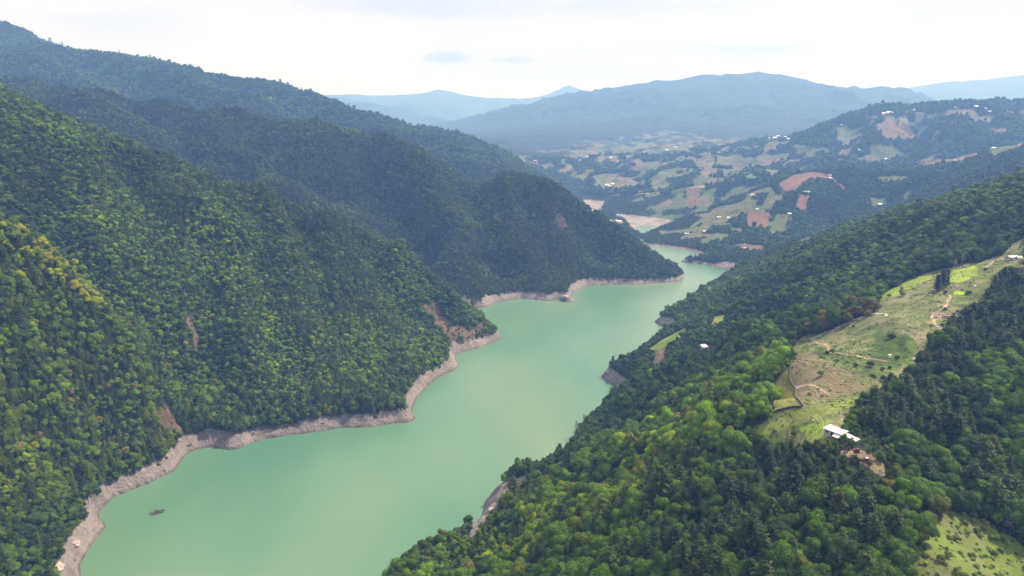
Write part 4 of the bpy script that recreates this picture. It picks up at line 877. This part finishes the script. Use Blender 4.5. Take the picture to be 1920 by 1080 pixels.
# driftwood raft on the water
a, b, c = hit(293, 962); t_ = thing('driftwood_raft', (a, b, .05), .2, 'dark clump of driftwood floating on the green water near the left shore', 'driftwood')
m1, m2 = MB(), MB()
for k in range(150):
    q_ = rng.normal(size=2)*np.array((2.6, 1.9)); q_[0] += .2*q_[1]; an_ = rng.uniform(0, 3.14); l_ = rng.uniform(.5, 1.6); dx, dy = math.cos(an_)*l_, math.sin(an_)*l_; z0 = rng.uniform(0, .22)
    nx_, ny_ = -math.sin(an_)*.14, math.cos(an_)*.14
    (m1 if k < 110 else m2).poly([(q_[0]-dx-nx_, q_[1]-dy-ny_, z0-.1), (q_[0]+dx-nx_, q_[1]+dy-ny_, z0-.1), (q_[0]+dx+nx_, q_[1]+dy+ny_, z0-.1), (q_[0]-dx+nx_, q_[1]-dy+ny_, z0-.1), (q_[0]-dx, q_[1]-dy, z0+.16), (q_[0]+dx, q_[1]+dy, z0+.16)],
        [[0, 1, 5, 4], [1, 2, 5], [2, 3, 4, 5], [3, 0, 4], [0, 3, 2, 1]])
for k in range(14): q_ = (-1.2-k*.12+rng.normal()*.25, -1.5-k*.75); m2.poly([(q_[0], q_[1], 0), (q_[0]+.5, q_[1]+.1, 0), (q_[0]+.3, q_[1]+.5, .12)], [[0, 1, 2]])
m1.build('log_pile', M_DRIFT, t_); m2.build('loose_sticks', M_DRIFT, t_)
# boulders on the shore
for k, (uu, vv, s_, lb) in enumerate(((140, 1020, 9, 'big pale boulder on the lower left shore, the upper of two'), (108, 1064, 10, 'big pale boulder on the lower left shore, the lower of two'), (356, 838, 5, 'dark boulder in the notch where the gully meets the left shore'), (1060, 556, 13, 'pinkish rock outcrop on the point of the far left bay'),
                                   (1140, 700, 8, 'pale rock on the small bare point of the right shore'), (925, 955, 8, 'flat pale rock on the bare strip of the near right shore'))):
    a, b, c = hit(uu, vv); V, Fc = ico(3); V = V.copy(); nn_ = np.array([mnoise.noise(Vector(p)*1.7+Vector((k*5, 0, 0))) for p in V]); V = V*(1+.45*nn_[:, None])
    V = np.round(V*3.2)/3.2*.35+V*.65
    tag(mobj('boulder', V*np.array((s_/2, s_/2.6, s_*.22)), Fc, M_CONC if k != 2 else M_STONE, None, (a, b, c-.3), rng.uniform(0, 3)), lb, 'boulder')

# farm buildings across the lake
HOUSES = [  # cluster label, where, pixels (u, v, length m), roof
 ('on the red field hill', [(1510,362,26),(1555,330,12),(1556,336,10),(1572,324,12)], 0),
 ('among the lower farm fields', [(1480,402,12),(1420,393,9),(1410,366,10),(1408,427,9),(1440,438,14),(1450,438,10),(1348,410,12),(1365,409,9),(1320,435,9),(1288,440,12),(1398,468,12),(1525,395,8)], 0),
 ('in the valley behind the near ridge', [(1649,387,12),(1777,346,10),(1493,421,10),(1570,421,9)], 0),
 ('on the brown ridge at the right', [(1788,303,14),(1862,280,14),(1913,275,18),(1823,300,10)], 1),
 ('on the hilltop at the upper right', [(1658,214,22),(1667,213,24),(1671,215,16),(1711,208,22),(1794,202,30),(1800,202,24),(1806,203,20),(1829,203,18),(1856,213,16),(1848,207,14)], 0),
 ('below the upper right hilltop', [(1612,284,16),(1483,287,18),(1578,236,14),(1660,300,12)], 0),
 ('in the hamlet under the big mountain', [(1440,260,22),(1446,259,20),(1452,260,24),(1458,258,20),(1464,260,24),(1471,260,20),(1478,262,22),(1433,262,18)], 0),
 ('on the plateau below the blue mountain', [(987,304,24),(994,304,18),(1004,303,20),(1085,303,24),(1122,298,22),(1102,296,20),(1177,296,18),(1185,295,22),(1215,294,24),(1208,288,18),(1236,291,24),(1267,277,20),(1296,288,26),(1270,290,18),(1297,278,20),(1347,287,20),(1373,287,18),(1229,328,16),(1160,304,18),(1145,298,18),(1250,284,20),(1320,281,18)], 2),
 ('on the terrace above the far bend', [(1138,348,20),(1148,346,18),(1143,350,14)], 0),
 ('on the knoll by the sand flats', [(1148,418,16),(1154,416,16),(1160,417,18),(1152,421,14),(1144,417,14),(1163,421,16),(1157,423,14)], 2),
 ('by the upstream gravel flat', [(1102,390,14),(1106,397,14),(1212,358,16),(1200,361,14)], 0),
]
ordn = ['first', 'second', 'third', 'fourth', 'fifth', 'sixth', 'seventh', 'eighth', 'ninth', 'tenth', 'eleventh', 'twelfth', '13th', '14th', '15th', '16th', '17th', '18th', '19th', '20th', '21st', '22nd']
GABLE = {}
def house_meshes(rc, wc):
    if (rc, wc) not in GABLE:
        b_ = MB().box(-.5, .5, -.3, .3, -.12, .24); b_.poly([(-.5, -.3, .24), (-.5, .3, .24), (-.5, 0, .38), (.5, -.3, .24), (.5, .3, .24), (.5, 0, .38)], [[0, 2, 1], [3, 4, 5]])
        r_ = MB(); r_.poly([(-.56, -.37, .22), (.56, -.37, .22), (.56, 0, .42), (-.56, 0, .42), (-.56, .37, .22), (.56, .37, .22), (-.56, -.37, .19), (.56, -.37, .19), (.56, 0, .39), (-.56, 0, .39), (-.56, .37, .19), (.56, .37, .19)],
            [[0,1,2,3],[3,2,5,4],[7,6,9,8],[8,9,10,11],[0,6,7,1],[4,5,11,10],[0,3,9,6],[3,4,10,9],[1,7,8,2],[2,8,11,5]])
        d_ = MB().box(-.35, -.2, -.306, -.297, .02, .17); d_.box(.1, .25, -.306, -.297, .06, .17)
        GABLE[(rc, wc)] = [mobj(nm, m_.V, m_.F, mm_).data for nm, m_, mm_ in (('wall', b_, wc), ('roof', r_, rc), ('window', d_, M_DARK))]
        for o in [o for o in COL.objects if o.data in GABLE[(rc, wc)]]: bpy.data.objects.remove(o)
    return GABLE[(rc, wc)]
for where, L_, mode in HOUSES:
    L_ = sorted(L_)
    for i, (uu, vv, ln) in enumerate(L_):
        a, b, c = hit(uu, vv, 1300); rc, cn_ = (M_WHITE, 'white') if mode == 0 or rng.random() < .55 else ((M_BLUE, 'blue grey') if rng.random() < .5 else (M_REDR, 'rust red'))
        if (uu, vv) == (1510, 362): cn_ = 'long white'
        t_ = thing('farmhouse', (a, b, c), rng.uniform(-.5, .5), f'{cn_} roofed building, {ordn[i]} from left {where}', 'house', 'farm buildings '+where); t_.scale = (ln*.85,)*3 if ln < 25 else (ln*.85, ln*.5, ln*.42)
        for nm, me_ in zip(('wall', 'roof', 'window'), house_meshes(rc, M_WHITE if rng.random() < .6 else M_GREYW)):
            o = bpy.data.objects.new(nm, me_); COL.objects.link(o); o.parent = t_
#</OBJ>

# ------------------------------------------------------------------ haze
hm, t, b, o_ = mat('haze'); t.nodes.remove(b)
pv = N(t, 'ShaderNodeVolumePrincipled'); pv.inputs['Color'].default_value = (.24, .45, 1.0, 1); pv.inputs['Density'].default_value = 1.5e-4; pv.inputs['Anisotropy'].default_value = .1
pv.inputs['Absorption Color'].default_value = (1, 1, 1, 1)
L(t, pv.outputs[0], o_.inputs['Volume'])
zt = float(ZG.max())+60
me = bpy.data.meshes.new('haze'); bm = bmesh.new(); bmesh.ops.create_cube(bm, size=1)
zlo = float(ZG.min())-1
for vv in bm.verts: vv.co = (vv.co.x*37000, (vv.co.y+.5)*24500-1500, (vv.co.z+.5)*(max(zt, H+60)-zlo)+zlo)
bm.to_mesh(me); me.materials.append(hm); hz = bpy.data.objects.new('haze', me); COL.objects.link(hz); hz['kind'] = 'stuff'; hz['label'] = 'pale blue haze filling the valley air'
print('terrain z', ZG.min(), ZG.max())
